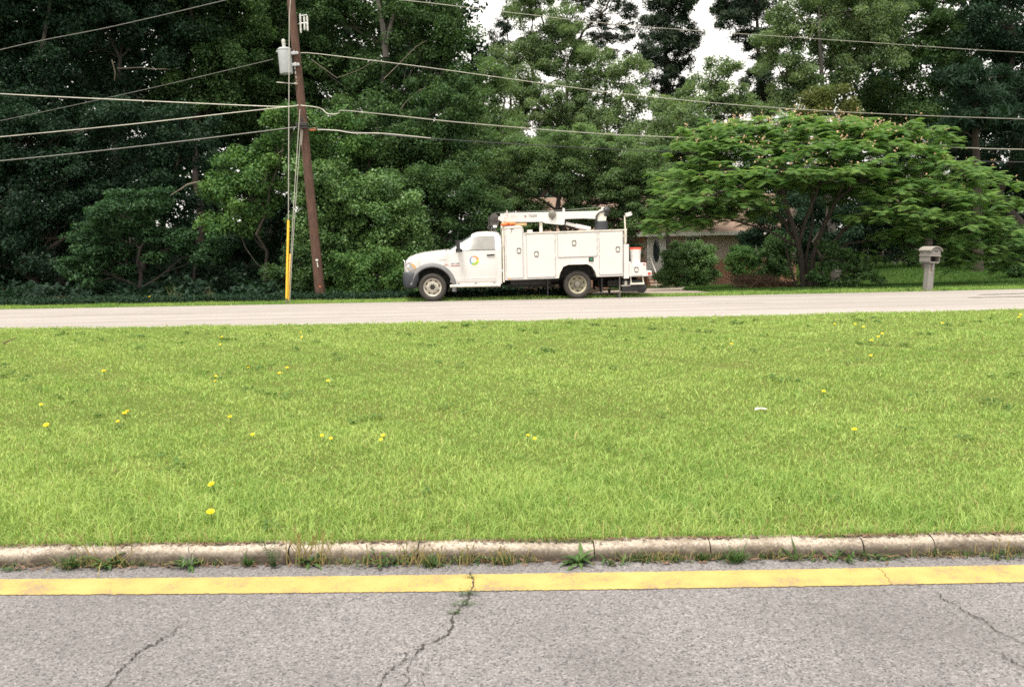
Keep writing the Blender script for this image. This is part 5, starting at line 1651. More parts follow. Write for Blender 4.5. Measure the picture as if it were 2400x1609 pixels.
tree('broadleaf_tree', 'grey-green tree between the oak and the flowering tree, over the house roof', 'tree', 45.5, 1560,
     [(1540, 320, 70, 60), (1600, 270, 70, 50), (1590, 370, 80, 60), (1510, 400, 70, 50), (1640, 330, 70, 60), (1560, 450, 60, 40), (1630, 430, 70, 50), (1700, 460, 60, 50)], 'leaf_pale', .18, .55, .8, trunk_r=.14, group=CG, seed=134)
tree('broadleaf_tree', 'dark broadleaf filling the gap between the thicket trees and the tall pale one', 'tree', 47, 1130,
     [(1150, 190, 50, 50), (1110, 260, 80, 70), (1160, 330, 70, 70), (1080, 380, 90, 70), (1180, 420, 80, 50)], 'leaf_oak', .17, .55, .85, trunk_r=.2, group=CG, seed=135)
tree('holly_shrub', 'dappled shrub at the house front, showing behind the red bucket lid', 'shrub', 44, 1478,
     [(1475, 575, 18, 40), (1490, 600, 14, 36), (1462, 610, 20, 30), (1480, 630, 22, 18)], 'leaf_dark', .13, .34, .7, cover=.7, trunk_r=.05, group=CG, seed=136, limbs=1)


def pine(label, Y, base_px, spine, tufts, seed, rc=.7, cover=1.0, mat='needle', n_tuft=None, rad=.22, group=CG):
    """pine: leaning trunk, whorled limbs, needle tufts"""
    r = np.random.default_rng(seed)
    bx = at(base_px, 690, Y).x; bz = float(zt(bx, Y))
    loc = Vector((bx, Y, bz))
    root = empty('pine_tree', loc, label=label, cat='tree', group=group)
    sp = [Vector((0, 0, -.2))] + [at(x, y, Y) - loc for x, y in spine]
    m = MB(); k_ = len(sp)
    m.tube(sp, [rad * (1.2 - .95 * i / (k_ - 1)) for i in range(k_)], 9)
    Cs, Rs = [], []
    sc = Y / FPX
    for (cx, cy, rx, ry) in tufts:
        c = at(cx, cy, Y + r.uniform(-1.5, 1.5)) - loc
        g_ = math.sqrt(rx * ry) * sc
        n = max(4, int(4.2 * g_ * g_ / (rc * rc * .5)))
        d = unit(r.normal(size=(n, 3))) * (r.uniform(.2, 1, n) ** .6)[:, None]
        Cc = np.array(c) + d * np.array([rx * sc, rx * sc * .8, ry * sc])
        Cs.append(Cc); s = rc * r.uniform(.5, 1.0, n); Rs.append(np.stack([s, s, s * .6], 1))
        st = min(sp, key=lambda p: abs(p.z - (c.z - .5)))
        tt = [p for p in sp]
        zi = np.interp(c.z - .4, [p.z for p in tt], range(len(tt)))
        a = tt[int(zi)].lerp(tt[min(len(tt) - 1, int(zi) + 1)], zi - int(zi))
        m.tube(curved(a, c, .06, 5, r), [rad * .3 * (1 - .7 * i / 5) for i in range(6)], 5)
        for j in range(0, n, 3): m.tube(curved(c, Vector(Cc[j]), .03, 2, r), [.03, .02, .01], 4, cap=False)
    C, Rd = np.concatenate(Cs), np.concatenate(Rs)
    L = .42
    V, F, tn = leaf_cloud(r, C, Rd, cover * 1.6 * math.pi * rc * rc * .5 / (.13 * .5 * L * L), L, .13, .3, -.1, .14)
    m.build('trunk', M['bark'], root, angle=60)
    np_obj('crown', V, F, M[mat], root, tint=tn)
    return root


pine('dark narrow pine standing alone against the sky, right of the centre gaps', 62, 1580, [(1568, 500), (1562, 300), (1560, 120), (1572, 0), (1576, -80)],
     [(1560, 20, 50, 30), (1600, -10, 40, 40), (1530, 60, 40, 24), (1600, 60, 40, 30), (1555, 100, 60, 28), (1620, 105, 30, 20), (1520, 130, 30, 22), (1580, 140, 50, 26), (1550, 180, 44, 26), (1590, 200, 36, 24), (1555, 235, 40, 26), (1575, 270, 40, 26), (1545, 300, 36, 26), (1570, 340, 50, 40), (1580, -70, 60, 40)], 141)
pine('pine branch sprays hanging into the sky at the top edge, on a bent bare limb', 58, 1385, [(1325, 400), (1330, 150), (1368, 72), (1420, 22), (1440, -30)],
     [(1360, 5, 40, 20), (1440, 5, 50, 22), (1478, 30, 28, 16), (1420, 55, 22, 14), (1400, 35, 20, 14), (1350, 60, 40, 20), (1405, 85, 40, 18), (1445, 130, 40, 16), (1490, 155, 40, 18), (1340, 100, 30, 18), (1460, 60, 30, 12), (1450, 90, 34, 12), (1480, 80, 24, 12), (1500, 105, 20, 10), (1345, -40, 60, 30), (1470, -40, 60, 30), (1390, 110, 26, 12)], 142, rc=.45, cover=.6, rad=.13)
pine('pine tip peeking over the left shoulder of the tallest pale tree', 64, 1190, [(1200, 400), (1195, 150), (1188, 60)],
     [(1175, 70, 24, 24), (1190, 40, 16, 14), (1165, 110, 30, 24), (1180, 150, 36, 26), (1225, 10, 40, 30), (1190, -40, 24, 24)], 143, rc=.5, cover=.7, rad=.13)
pine('broad dark pine right of the sky gaps with a stepped ragged outline', 60, 1775, [(1785, 400), (1780, 200), (1775, 60), (1770, -60)],
     [(1700, 20, 40, 22), (1720, 50, 44, 22), (1770, 20, 50, 36), (1760, 90, 44, 26), (1810, 80, 40, 36), (1730, 0, 60, 26), (1790, 140, 40, 30), (1780, 190, 44, 30), (1760, 230, 50, 30), (1810, 240, 50, 36), (1750, -60, 90, 40)], 144)
tree('broadleaf_tree', 'small rounded tree filling the notch below the sky gap, behind the flowering tree', 'tree', 56, 1690,
     [(1690, 170, 44, 34), (1640, 215, 50, 40), (1710, 220, 60, 40), (1660, 270, 70, 36), (1600, 240, 30, 30), (1740, 250, 50, 26), (1790, 262, 40, 20)], 'leaf_pale', .22, .6, .75, trunk_r=.15, group=CG, seed=151)
tree('broadleaf_tree', 'big silvery-leaved tree at the top edge above the flowering tree', 'tree', 46, 1960,
     [(1850, 60, 80, 80), (1950, 40, 110, 90), (1830, 170, 60, 60), (1930, 150, 90, 70), (2030, 130, 80, 70), (1890, 230, 60, 40), (2060, 30, 80, 80), (1930, -90, 160, 80)], 'leaf_pale', .19, .6, .75, trunk_r=.25, bark='bark_grey', group=CG, seed=152, ctint=.2)
tree('broadleaf_tree', 'yellowish small tree peeping over the top of the flowering tree', 'tree', 38, 1920,
     [(1900, 255, 50, 34), (1950, 240, 50, 34), (1985, 265, 36, 24), (1870, 275, 40, 20), (1925, 225, 40, 22)], 'leaf_yellow', .14, .45, .75, trunk_r=.08, group=CG, seed=153)
tree('broadleaf_tree', 'dark broadleaf mass with tiny sky holes, right of the silvery tree', 'tree', 48, 2170,
     [(2150, 60, 100, 90), (2110, 200, 80, 70), (2230, 130, 100, 90), (2180, 270, 110, 60), (2100, 300, 90, 60), (2200, -90, 170, 80)], 'leaf_mid', .20, .65, .7, trunk_r=.25, group=CG, seed=154)
tree('broadleaf_tree', 'darkest tree in the top corner, hanging over the lawn by the mailbox', 'tree', 44, 2400,
     [(2350, 60, 90, 80), (2420, 160, 110, 100), (2330, 220, 80, 60), (2440, 320, 120, 100), (2400, -80, 180, 90), (2540, 200, 140, 160)], 'leaf_dark', .20, .65, .8, trunk_r=.26, group=CG, seed=155)
pine('low bushy pine with bright needle tips, above the drooping end of the flowering tree', 42, 2290, [(2290, 420), (2285, 280), (2280, 170)],
     [(2240, 175, 40, 22), (2300, 165, 50, 22), (2350, 180, 44, 24), (2260, 220, 60, 26), (2330, 225, 60, 26), (2290, 270, 80, 30), (2370, 290, 60, 40), (2240, 310, 60, 34)], 156, mat='leaf_dark')
tree('broadleaf_tree', 'shaded tree behind the mailbox, under the canopy at the back of the lawn', 'tree', 50, 2330,
     [(2330, 380, 120, 70), (2060, 520, 70, 50), (1985, 530, 60, 50), (2080, 560, 70, 50), (2150, 560, 90, 50), (2260, 580, 90, 44), (2360, 590, 90, 40), (2080, 470, 80, 60), (2220, 400, 110, 60), (2400, 480, 110, 80), (2280, 500, 110, 60), (2180, 480, 90, 60), (2480, 560, 90, 80)], 'leaf_dark', .20, .65, .8, trunk_r=.2, group=CG, seed=157)
# shrubs by the house
tree('round_bush', 'dense dark rounded bush in front of the house, right of the steps', 'bush', 40, 1615,
     [(1590, 620, 40, 34), (1640, 615, 36, 36), (1615, 590, 40, 26), (1600, 650, 46, 24), (1650, 645, 30, 26), (1560, 650, 24, 22), (1660, 595, 20, 22), (1575, 600, 26, 26)], 'leaf_gloss', .095, .28, 1.5, trunk_r=.05, group=CG, seed=161, limbs=1)
tree('garden_shrub', 'yellow-green shrub in front of the brick wall, beside the brush pile', 'bush', 41, 1740,
     [(1735, 595, 24, 22), (1720, 620, 22, 26), (1745, 640, 26, 20), (1760, 610, 20, 26)], 'leaf_bright', .095, .28, 1.4, trunk_r=.04, group=CG, seed=162, limbs=1)
tree('garden_shrub', 'shaded green shrub between the yellow-green one and the flowering tree stems', 'bush', 38, 1815,
     [(1800, 600, 34, 36), (1830, 580, 34, 40), (1790, 640, 34, 20), (1830, 630, 30, 26)], 'leaf_mid', .11, .3, 1.2, trunk_r=.05, group=CG, seed=163, limbs=1)
tree('broadleaf_tree', 'small shade tree at the house corner, hidden behind the flowering tree stems', 'tree', 44, 1800,
     [(1790, 520, 60, 40), (1850, 500, 70, 50), (1750, 560, 36, 26), (1880, 570, 60, 50), (1940, 540, 70, 60)], 'leaf_dark', .16, .5, .85, trunk_r=.1, group=CG, seed=164)
tree('garden_shrub', 'dark low shrub with drooping leaves at the road edge under the flowering tree', 'bush', 28.6, 1985,
     [(1960, 610, 34, 26), (2010, 625, 40, 24), (1990, 655, 46, 18), (1950, 650, 40, 18), (2035, 650, 30, 18), (1970, 580, 40, 26)], 'leaf_mid', .15, .36, .8, trunk_r=.04, group=CG, seed=165, limbs=2, flat=.5)
tree('hanging_shrub', 'drooping leafy twigs at the frame edge over the lawn, past the mailbox', 'bush', 34, 2400,
     [(2370, 600, 40, 26), (2410, 560, 60, 40), (2370, 630, 24, 14), (2440, 620, 60, 40)], 'leaf_mid', .15, .4, .8, trunk_r=.05, group=CG, seed=166, limbs=2)

# far woods: one dim mass behind everything
r = np.random.default_rng(77)
lob = []
for cx in range(-420, 1130, 95):
    for cy in list(range(-160, 640, 95)) + [640, 665, 690]:
        if cx > 1040 and cy < 120: continue
        Yd = 52 + r.uniform(0, 10)
        if cx < 520: Yd = 46 + r.uniform(0, 8)
        c = at(cx + r.uniform(-30, 30), cy + r.uniform(-30, 30), Yd); lob.append((c.x, c.y, max(c.z, 1.0), 2.2, 2.0, 2.0))
for cx in range(1830, 2800, 95):
    for cy in range(-160, 640, 95):
        if cx < 1990 and cy < 330: continue
        Yd = 68 + r.uniform(0, 8)
        c = at(cx + r.uniform(-30, 30), cy + r.uniform(-30, 30), Yd); lob.append((c.x, c.y, max(c.z, 1.0), 2.7, 2.0, 2.4))
for cx in range(1130, 1900, 95):
    for cy in range(400, 560, 80):
        Yd = 66 + r.uniform(0, 8)
        c = at(cx, cy, Yd); lob.append((c.x, c.y, max(c.z, 1.0), 2.7, 2.0, 2.4))
C, Rd = lobe_clumps(r, lob, 1.0, 1.1)
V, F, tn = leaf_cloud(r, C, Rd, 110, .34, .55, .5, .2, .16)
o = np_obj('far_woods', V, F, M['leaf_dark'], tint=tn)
tag(o, 'dim mass of woods standing far behind the nearer trees', 'woods', kind='stuff')
m = MB()
for i in range(40):
    x = r.uniform(-26, -1); y = r.uniform(36, 46)
    lx = r.normal(0, .5)
    m.tube([(x, y, -.1), (x + lx * .4, y, 2), (x + lx, y, 4)], [r.uniform(.03, .09), .05, .02], 6)
o = m.build('woods_stems', M['bark'])
tag(o, 'thin dark stems crowding the shaded interior of the woods', 'woods', kind='stuff')
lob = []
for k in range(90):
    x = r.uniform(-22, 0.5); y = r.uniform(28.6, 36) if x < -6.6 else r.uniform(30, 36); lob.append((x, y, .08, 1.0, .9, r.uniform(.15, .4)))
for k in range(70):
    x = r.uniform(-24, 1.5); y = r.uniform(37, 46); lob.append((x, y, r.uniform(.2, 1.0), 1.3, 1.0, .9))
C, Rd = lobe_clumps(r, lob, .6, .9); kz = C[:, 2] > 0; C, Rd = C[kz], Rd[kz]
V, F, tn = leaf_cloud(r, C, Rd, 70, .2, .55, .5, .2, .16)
o = np_obj('shaded_undergrowth', V, F, M['leaf_dark'], tint=tn * .6)  # tint lowered so the shade of the hollow sits in the leaf colour
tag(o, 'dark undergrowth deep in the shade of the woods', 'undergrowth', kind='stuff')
# leaf litter and low weeds at the woods edge
X, Yv = r.uniform(-19, 2, 2600), None
Yv = far_edge(X) + 0.9 + np.abs(r.normal(0, 0.9, len(X)))
Cc = np.stack([X, Yv, zt(X, Yv) + .12], 1); Rr = np.stack([r.uniform(.08, .22, len(X)), r.uniform(.08, .22, len(X)), r.uniform(.08, .2, len(X))], 1)
V, F, tn = leaf_cloud(r, Cc, Rr, 9, .085, .5, .8, .2, .2)
o = np_obj('woodland_weeds', V, F, M['leaf_dark'], tint=tn)
tag(o, 'low weeds and ivy along the shaded edge of the woods', 'undergrowth', kind='stuff')

# ------------------------------------------------------------------ flowering (silk) tree
r = np.random.default_rng(300)
SY = 30.0
sb_ = at(1890, 668, SY); sz_ = float(zt(sb_.x, SY))
sl = Vector((sb_.x, SY, sz_))
silk = empty('flowering_tree', sl, label='wide umbrella-shaped tree with feathery leaves and pinkish blossoms beside the mailbox', cat='tree')
pads = [  # cx, cy, rx, ry, dy  flat foliage layers
    (1680, 300, 80, 16, .3), (1780, 288, 110, 16, 1.0), (1900, 296, 120, 18, .6), (2020, 300, 100, 16, 1.2), (2120, 302, 80, 18, .4),
    (1640, 335, 60, 16, -.5), (1740, 345, 90, 18, -1.0), (1860, 340, 100, 20, -1.4), (1970, 350, 90, 20, -1.6), (2080, 345, 90, 18, -.4), (2180, 330, 60, 16, .6),
    (1620, 395, 80, 22, -.2), (1720, 395, 80, 22, -1.8), (1830, 395, 90, 22, -2.2), (1950, 400, 90, 22, -2.2), (2040, 390, 60, 16, -.9),
    (2180, 385, 90, 20, -.6), (2270, 400, 60, 18, .2), (2130, 350, 70, 14, .3),
    (1600, 455, 70, 24, -.8), (1690, 450, 80, 26, -2.0), (1760, 465, 60, 22, -1.4), (1580, 500, 60, 22, -.6), (1650, 512, 60, 20, -1.2), (1560, 530, 40, 14, -.6),
    (1800, 430, 100, 22, 1.6), (1900, 385, 110, 20, 2.0), (2000, 400, 110, 22, 2.2), (1720, 420, 100, 22, 1.8), (1640, 430, 90, 26, 1.4), (2100, 420, 100, 22, 1.8), (2200, 440, 90, 22, 1.6), (1650, 490, 90, 24, .8), (1590, 520, 60, 20, .4), (2140, 500, 90, 22, 1.2), (2260, 540, 70, 22, .8), (2050, 450, 90, 22, .6), (1760, 330, 110, 18, 2.2), (1960, 320, 120, 18, 2.4), (2090, 330, 90, 16, 2.0), (1680, 375, 80, 20, 1.6),
    (2140, 445, 90, 22, -1.4), (2240, 455, 80, 22, -.8), (2330, 420, 50, 14, .4), (2090, 490, 80, 22, -1.8), (2190, 510, 80, 22, -1.4), (2280, 505, 70, 22, -.6), (2360, 470, 36, 12, .3),
    (2040, 500, 50, 18, -1.2), (2330, 545, 50, 18, -.4), (2120, 545, 60, 16, -1.0), (2230, 560, 50, 14, -1.2), (2370, 590, 36, 14, -.2), (2230, 600, 30, 12, -1.2), (2255, 618, 20, 10, -1.2), (2300, 580, 50, 16, -.8), (2360, 540, 50, 18, -.2), (2380, 620, 30, 12, -.3), (2215, 588, 44, 14, -1.0), (2320, 600, 44, 14, -.6), (2385, 565, 44, 16, .2), (2100, 560, 50, 14, -.4), (2270, 550, 60, 18, .4), (2180, 540, 70, 18, .6), (1600, 498, 60, 20, -.5), (1690, 492, 60, 20, -.3), (1745, 478, 60, 20, .4), (1640, 470, 60, 20, .6), (2170, 590, 40, 12, -1.0), (2310, 470, 60, 20, .6), (1850, 300, 80, 20, -.6), (1960, 300, 80, 20, -.8), (1760, 310, 80, 20, -.4), (1670, 330, 60, 20, .8), (1760, 505, 50, 16, .8), (1880, 430, 80, 16, .6), (2000, 440, 70, 16, .8),
    (2000, 590, 40, 14, -.6), (1960, 620, 40, 12, -.8), (2020, 640, 40, 12, -.8), (2060, 610, 30, 12, -.6)]
FV, FF, FT = [], [], []
tips = []
nfr = 0
sc = SY / FPX
for (cx, cy, rx, ry, dy) in pads:
    c = at(cx, cy, SY + dy) - sl
    A, B, H_ = rx * sc * 1.28, rx * sc * 1.0, ry * sc * 1.45
    ntw = max(12, int(A * B * 27))
    dirv = Vector((c.x, c.y * .6, 0)); dirv = dirv.normalized() if dirv.length > .2 else Vector((0, -1, 0))
    for k in range(ntw):
        a = r.uniform(0, 2 * math.pi); q = math.sqrt(r.uniform(0, 1))
        x_, y_ = q * math.cos(a) * A, q * math.sin(a) * B
        z_ = H_ * (.85 * (1 - q * q) - .5 + r.normal() * .28) - .08 * max(0, (x_ * dirv.x + y_ * dirv.y))
        tip = np.array([c.x + x_, c.y + y_, c.z + z_])
        tips.append((tip, c))
        ct = np.clip(.45 + .18 * r.normal() + .1 * (z_ / max(.1, H_)), .05, .95)
        for f in range(r.integers(5, 8)):
            fa_ = a + r.normal() * 1.2 if f < 4 else r.uniform(0, 2 * math.pi)
            el = r.uniform(-.25, .45)
            fl = r.uniform(.24, .40)
            d0 = np.array([math.cos(fa_) * math.cos(el), math.sin(fa_) * math.cos(el), math.sin(el)])
            side = np.array([-math.sin(fa_), math.cos(fa_), 0.0])
            npn = 11
            t = (np.arange(npn) + 1.0) / npn
            pos = tip + d0 * (t * fl)[:, None] + np.array([0, 0, -1.0]) * (.30 * fl * t * t)[:, None]
            ddir = d0 + np.array([0, 0, -.6]) * t[:, None]; ddir = unit(ddir)
            pl_ = .115 * np.sin(np.pi * (.18 + .74 * t)) + .02
            for sg in (-1, 1):
                pd = unit(side * sg + ddir * .55 + np.array([0, 0, -.28]))
                wv = ddir * .0105
                p0_ = pos - wv; p1_ = pos + wv
                e0 = pos + pd * pl_[:, None] + wv * .6; e1 = pos + pd * (pl_ * .96)[:, None] - wv * .6
                b0 = len(FV) and sum(len(v) for v in ()) or 0
                FV.append(np.stack([p0_, p1_, e0, e1], 1).reshape(-1, 3))
                nfr += npn
                FT.append(np.full(npn, np.clip(ct + r.normal() * .12, 0, 1)))
V = np.concatenate(FV); n_ = len(V) // 4
i = np.arange(n_) * 4
F = np.stack([i, i + 1, i + 2, i + 3], 1)
np_obj('crown', V, F, M['mimosa'], silk, tint=np.concatenate(FT))
# stems
m = MB()
def Lp(px, py, dy=0.0): return at(px, py, SY + dy) - sl
stems = [([(1885, 672), (1878, 600), (1862, 540), (1838, 470), (1825, 410)], .12), ([(1880, 640), (1872, 570), (1890, 510), (1915, 450), (1930, 400)], .09), ([(1900, 672), (1905, 600), (1930, 530), (1960, 470), (1985, 410)], .11),
         ([(1910, 672), (1930, 600), (1975, 540), (2040, 490), (2110, 460)], .10), ([(1860, 560), (1835, 515), (1790, 470), (1730, 440)], .07), ([(1838, 470), (1845, 440), (1880, 390)], .05), ([(1915, 450), (1895, 420), (1870, 380)], .04),
         ([(1930, 600), (1990, 570), (2080, 560), (2180, 540), (2260, 530)], .06), ([(1960, 470), (2010, 430), (2090, 400), (2170, 380)], .06), ([(1825, 410), (1790, 370), (1740, 340)], .05), ([(1838, 470), (1810, 430), (1700, 400), (1640, 410)], .05),
         ([(1865, 575), (1800, 540), (1700, 510), (1610, 510)], .05), ([(1895, 672), (1890, 600), (1905, 520), (1900, 430)], .07), ([(1870, 672), (1850, 620), (1840, 560), (1850, 500)], .05)]
spts = []
for k, (pl, rad) in enumerate(stems):
    dyv = r.uniform(-.7, .5)
    P = [Lp(x, y, dyv * (j / len(pl))) for j, (x, y) in enumerate(pl)]
    if pl[0][1] > 665: P[0].z = -.1
    m.tube(P, [rad * (1 - .6 * j / (len(P) - 1)) for j in range(len(P))], 8)
    spts += P[1:]
done = set()
for tip, c in tips[::7]:
    key = tuple(round(v, 2) for v in c)
    e = Vector(tip)
    if key not in done:
        done.add(key)
        s_ = min(spts, key=lambda p: (p - c).length + 1.5 * max(0, p.z - c.z + .1))
        m.tube(curved(s_, c, .03, 5, r), [.035, .03, .026, .022, .018, .014], 6)
    m.tube([c, c.lerp(e, .5) + Vector((0, 0, -.03)), e], [.014, .010, .006], 4, cap=False)
m.build('trunk', M['bark'], silk, angle=60)
# blossoms: small tufts of fine threads above the sprays
BV, BF = [], []
zmid = np.median([t[0][2] for t in tips])
cand = [t for t in tips if True]
wts = np.array([max(.02, (t[0][2] - 1.2)) ** 2 * (1.8 if abs(t[0][0]) < 2.6 else .8) for t in cand]); wts /= wts.sum()
for j in r.choice(len(cand), 800, replace=False, p=wts):
    p = cand[j][0] + np.array([r.normal() * .12, r.normal() * .12 - .05, .13 + abs(r.normal()) * .06])
    for k in range(r.integers(1, 3)):
        pc = p + r.normal(size=3) * .05
        rad = r.uniform(.024, .040)
        for q in range(11):
            d = unit(r.normal(size=3) + np.array([0, 0, .6])); s_ = unit(np.cross(d, r.normal(size=3))) * .007
            b0 = len(BV); BV += [pc - s_, pc + s_, pc + d * rad * 1.5]; BF.append((b0, b0 + 1, b0 + 2))
o = np_obj('blossoms', BV, BF, M['blossom'], silk)
tag(o, kind='stuff')

# ------------------------------------------------------------------ brush pile under the flowering tree
bp = at(1790, 672, 31.0); bp.z = float(zt(bp.x, 31.0))
m = MB()
for k in range(620):
    x = r.uniform(-1.0, 1.25); hmax = .48 * (1 - (abs(x + .35) / 1.7) ** 2) if x < .2 else .36 * (1 - (x - .2) / 1.4)
    p = Vector((x, r.normal() * .3, abs(r.uniform(0, 1)) * max(.08, hmax)))
    d = Vector((r.normal(), r.normal() * .6, r.normal() * .35)).normalized() * r.uniform(.12, .4)
    m.tube([p - d, p + Vector((0, 0, r.normal() * .03)), p + d], [.010, .008, .004], 4, cap=False)
for k in range(5):
    p = Vector((r.uniform(-.6, .9), -.3, .2)); d = Vector((r.normal() * .5, -.1, .35)); m.tube([p - d, p, p + d], [.016, .014, .008], 5)
Rm = MB()
o = m.build('brush_pile', M['twig'], loc=bp)
tag(o, 'heap of dry brown cut twigs on the lawn below the flowering tree', 'brush pile')

# ------------------------------------------------------------------ weeds along the kerb and the verge
def weed(name, px, py, kind, size, label, seed, zf=0.0, cat='weed', group='weeds growing along the kerb', world=None):
    r = np.random.default_rng(seed)
    p = gnd(px, py, zf) if world is None else world
    if world is None and group.startswith('weeds growing along'):
        p.y = float(kerb_y(p.x)) - .012 - .02 * (seed % 3)
    V, F, T, S = [], [], [], []

    def strap(base, az, ln, w, rise, droop, seg=5, lob=0.0):
        d = np.array([math.cos(az), math.sin(az), 0.0]); s = np.array([-math.sin(az), math.cos(az), 0.0])
        b0 = len(V); tt = r.uniform(.1, .9)
        for q in range(seg + 1):
            t = q / seg
            c = base + d * (ln * t * (1 - .15 * rise)) + np.array([0, 0, 1.0]) * (ln * (rise * t - droop * t * t))
            ww = w * (math.sin(math.pi * min(1, .12 + .86 * t)) ** .8) * (1 + lob * (1 if q % 2 else -1))
            if q == seg: ww = w * .08
            up = np.array([0, 0, ww * .25])
            V.extend([c - s * ww + up, c + s * ww + up])
        for q in range(seg):
            F.append((b0 + 2 * q, b0 + 2 * q + 1, b0 + 2 * q + 3, b0 + 2 * q + 2)); T.append(tt)
    o_ = np.zeros(3)
    if kind == 'rosette':
        for k in range(26): strap(o_ + np.array([r.normal() * .01, r.normal() * .01, .005]), r.uniform(0, 6.28), size * r.uniform(.6, 1.1), size * .085, r.uniform(.35, 1.1), r.uniform(.3, .7), 8, .35)
    elif kind == 'tuft':
        for k in range(90): strap(o_ + np.array([r.normal() * size * .28, r.normal() * size * .12, 0]), r.uniform(0, 6.28), size * r.uniform(.5, 1.1), .0022, r.uniform(.7, 1.6), r.uniform(.2, .8), 4)
    elif kind == 'sprout':
        for k in range(16): strap(o_ + np.array([r.normal() * size * .5, r.normal() * size * .12, 0]), r.uniform(0, 6.28), size * r.uniform(.5, 1.1), .0055, r.uniform(.5, 1.5), r.uniform(.2, .9), 5)
    elif kind == 'feather':
        for k in range(7):
            az = r.uniform(0, 6.28); ln = size * r.uniform(.6, 1.1); le = r.uniform(.1, .5)
            for q in range(14):
                t = (q + 1) / 14
                c = np.array([math.cos(az) * le * ln * t, math.sin(az) * le * ln * t * .6, ln * t])
                for sg in range(3): strap(c, r.uniform(0, 6.28), size * .16 * (1.1 - t * .7), .0025, .5, .2, 2)
    elif kind == 'leafy':
        for k in range(70):
            c = np.array([r.normal() * size * .6, r.normal() * size * .22, abs(r.normal()) * size * .28])
            strap(c, r.uniform(0, 6.28), size * r.uniform(.18, .34), size * .055, r.uniform(.1, .7), .5, 4)
    root = empty(name, p, label=label, cat=cat, group=group)
    np_obj('leaves', V, F, M['weed'], root, tint=np.array(T))
    return root, r


def stalks(root, r, n, h, spread, mat='straw', arch=.25, w=.0022):
    V, F, T = [], [], []
    for k in range(n):
        b = np.array([r.normal() * spread * .4, r.normal() * .02, 0]); az = r.uniform(0, 6.28); ln = h * r.uniform(.5, 1.1); le = r.uniform(.1, 1.0) * arch * 2
        pts = [b + np.array([math.cos(az) * le * ln * t, math.sin(az) * le * ln * t * .5, ln * (t - arch * t * t * le)]) for t in np.linspace(0, 1, 6)]
        b0 = len(V)
        for p in pts: V += [p + np.array([-w, 0, 0]), p + np.array([w, 0, 0])]
        for q in range(5): F.append((b0 + 2 * q, b0 + 2 * q + 1, b0 + 2 * q + 3, b0 + 2 * q + 2)); T.append(r.uniform(.2, .8))
        for q in range(5):   # seed head
            c = pts[-1] - (pts[-1] - pts[-2]) * q * .18; d = np.array([r.normal() * .008, r.normal() * .008, .010])
            b0 = len(V); V += [c - np.array([.002, 0, 0]), c + np.array([.002, 0, 0]), c + d]; F.append((b0, b0 + 1, b0 + 2, b0 + 2)); T.append(.7)
    F2 = [f if f[2] != f[3] else (f[0], f[1], f[2], f[2]) for f in F]
    m = MB(); m.add(V, [tuple(dict.fromkeys(f)) for f in F2]); m.build('stalks', M[mat], root)


q, rr = weed('broad_weed', 1354, 1305, 'rosette', .115, 'broad star-shaped rosette weed standing alone against the kerb face', 401)
q, rr = weed('straw_weed', 272, 1312, 'rosette', .13, 'weed clump with long straw-coloured stems arching over the kerb', 402); stalks(q, rr, 16, .30, .25, arch=.75)
q, rr = weed('spiky_weed', 468, 1306, 'rosette', .10, 'dark spiky weed at the kerb foot, between the arching straw clump and the feathery one', 403); stalks(q, rr, 5, .10, .05, 'wire_dim')
q, rr = weed('feathery_weed', 662, 1304, 'feather', .15, 'upright feathery green weed reaching above the kerb top', 404)
q, rr = weed('dry_weed', 728, 1322, 'rosette', .10, 'weed with flat dark leaves and a bundle of thin dry stalks', 405); stalks(q, rr, 26, .19, .14, arch=.3)
q, rr = weed('leafy_weed', 905, 1317, 'leafy', .13, 'widest bushy leafy weed at the kerb foot, near the road crack', 406); stalks(q, rr, 8, .12, .2)
q, rr = weed('dry_weed', 1015, 1312, 'tuft', .07, 'pale dried tuft on the kerb face between the bushy weed and the crack', 407); stalks(q, rr, 24, .12, .2, arch=.4)
q, rr = weed('leafy_weed', 1099, 1328, 'leafy', .09, 'leafy weed sprouting where the big road crack meets the kerb', 408); stalks(q, rr, 10, .10, .12)
q, rr = weed('dry_weed', 1180, 1312, 'tuft', .06, 'thin dry grass tuft just right of the weed in the crack', 409); stalks(q, rr, 14, .10, .12, arch=.4)
q, rr = weed('sprout_weed', 1432, 1306, 'sprout', .06, 'small green sprout next to the broad rosette', 410)
q, rr = weed('sprout_weed', 1492, 1305, 'sprout', .075, 'thin star of grass blades, second sprout right of the rosette', 411)
q, rr = weed('dry_weed', 1568, 1306, 'leafy', .07, 'half-dry sprawling weed with straw bits, before the round tufts', 412); stalks(q, rr, 10, .08, .15, arch=.6)
q, rr = weed('grass_tuft', 1712, 1303, 'tuft', .085, 'neat round tuft of fine bright grass at the kerb', 413)
q, rr = weed('grass_tuft', 1640, 1302, 'tuft', .05, 'smaller fine tuft left of the neat round one, at a kerb joint', 414)
q, rr = weed('sprout_weed', 1850, 1302, 'sprout', .09, 'spreading crabgrass sprout with pale blades by the dry leaf litter', 415)
q, rr = weed('sprout_weed', 1935, 1299, 'sprout', .085, 'upright crabgrass sprout in the middle of three', 416)
q, rr = weed('sprout_weed', 1990, 1298, 'sprout', .095, 'crabgrass sprout leaning onto the road beside the creeping weed', 417)
q, rr = weed('creeping_weed', 2052, 1299, 'leafy', .085, 'dark creeping weed below the open kerb joint', 418)
q, rr = weed('leafy_weed', 2338, 1302, 'leafy', .08, 'last dark weed clump along the kerb, near the frame edge', 419); stalks(q, rr, 6, .09, .1)
q, rr = weed('grass_tuft', 598, 1306, 'tuft', .06, 'fine brownish tuft at the kerb left of the feathery weed', 420)
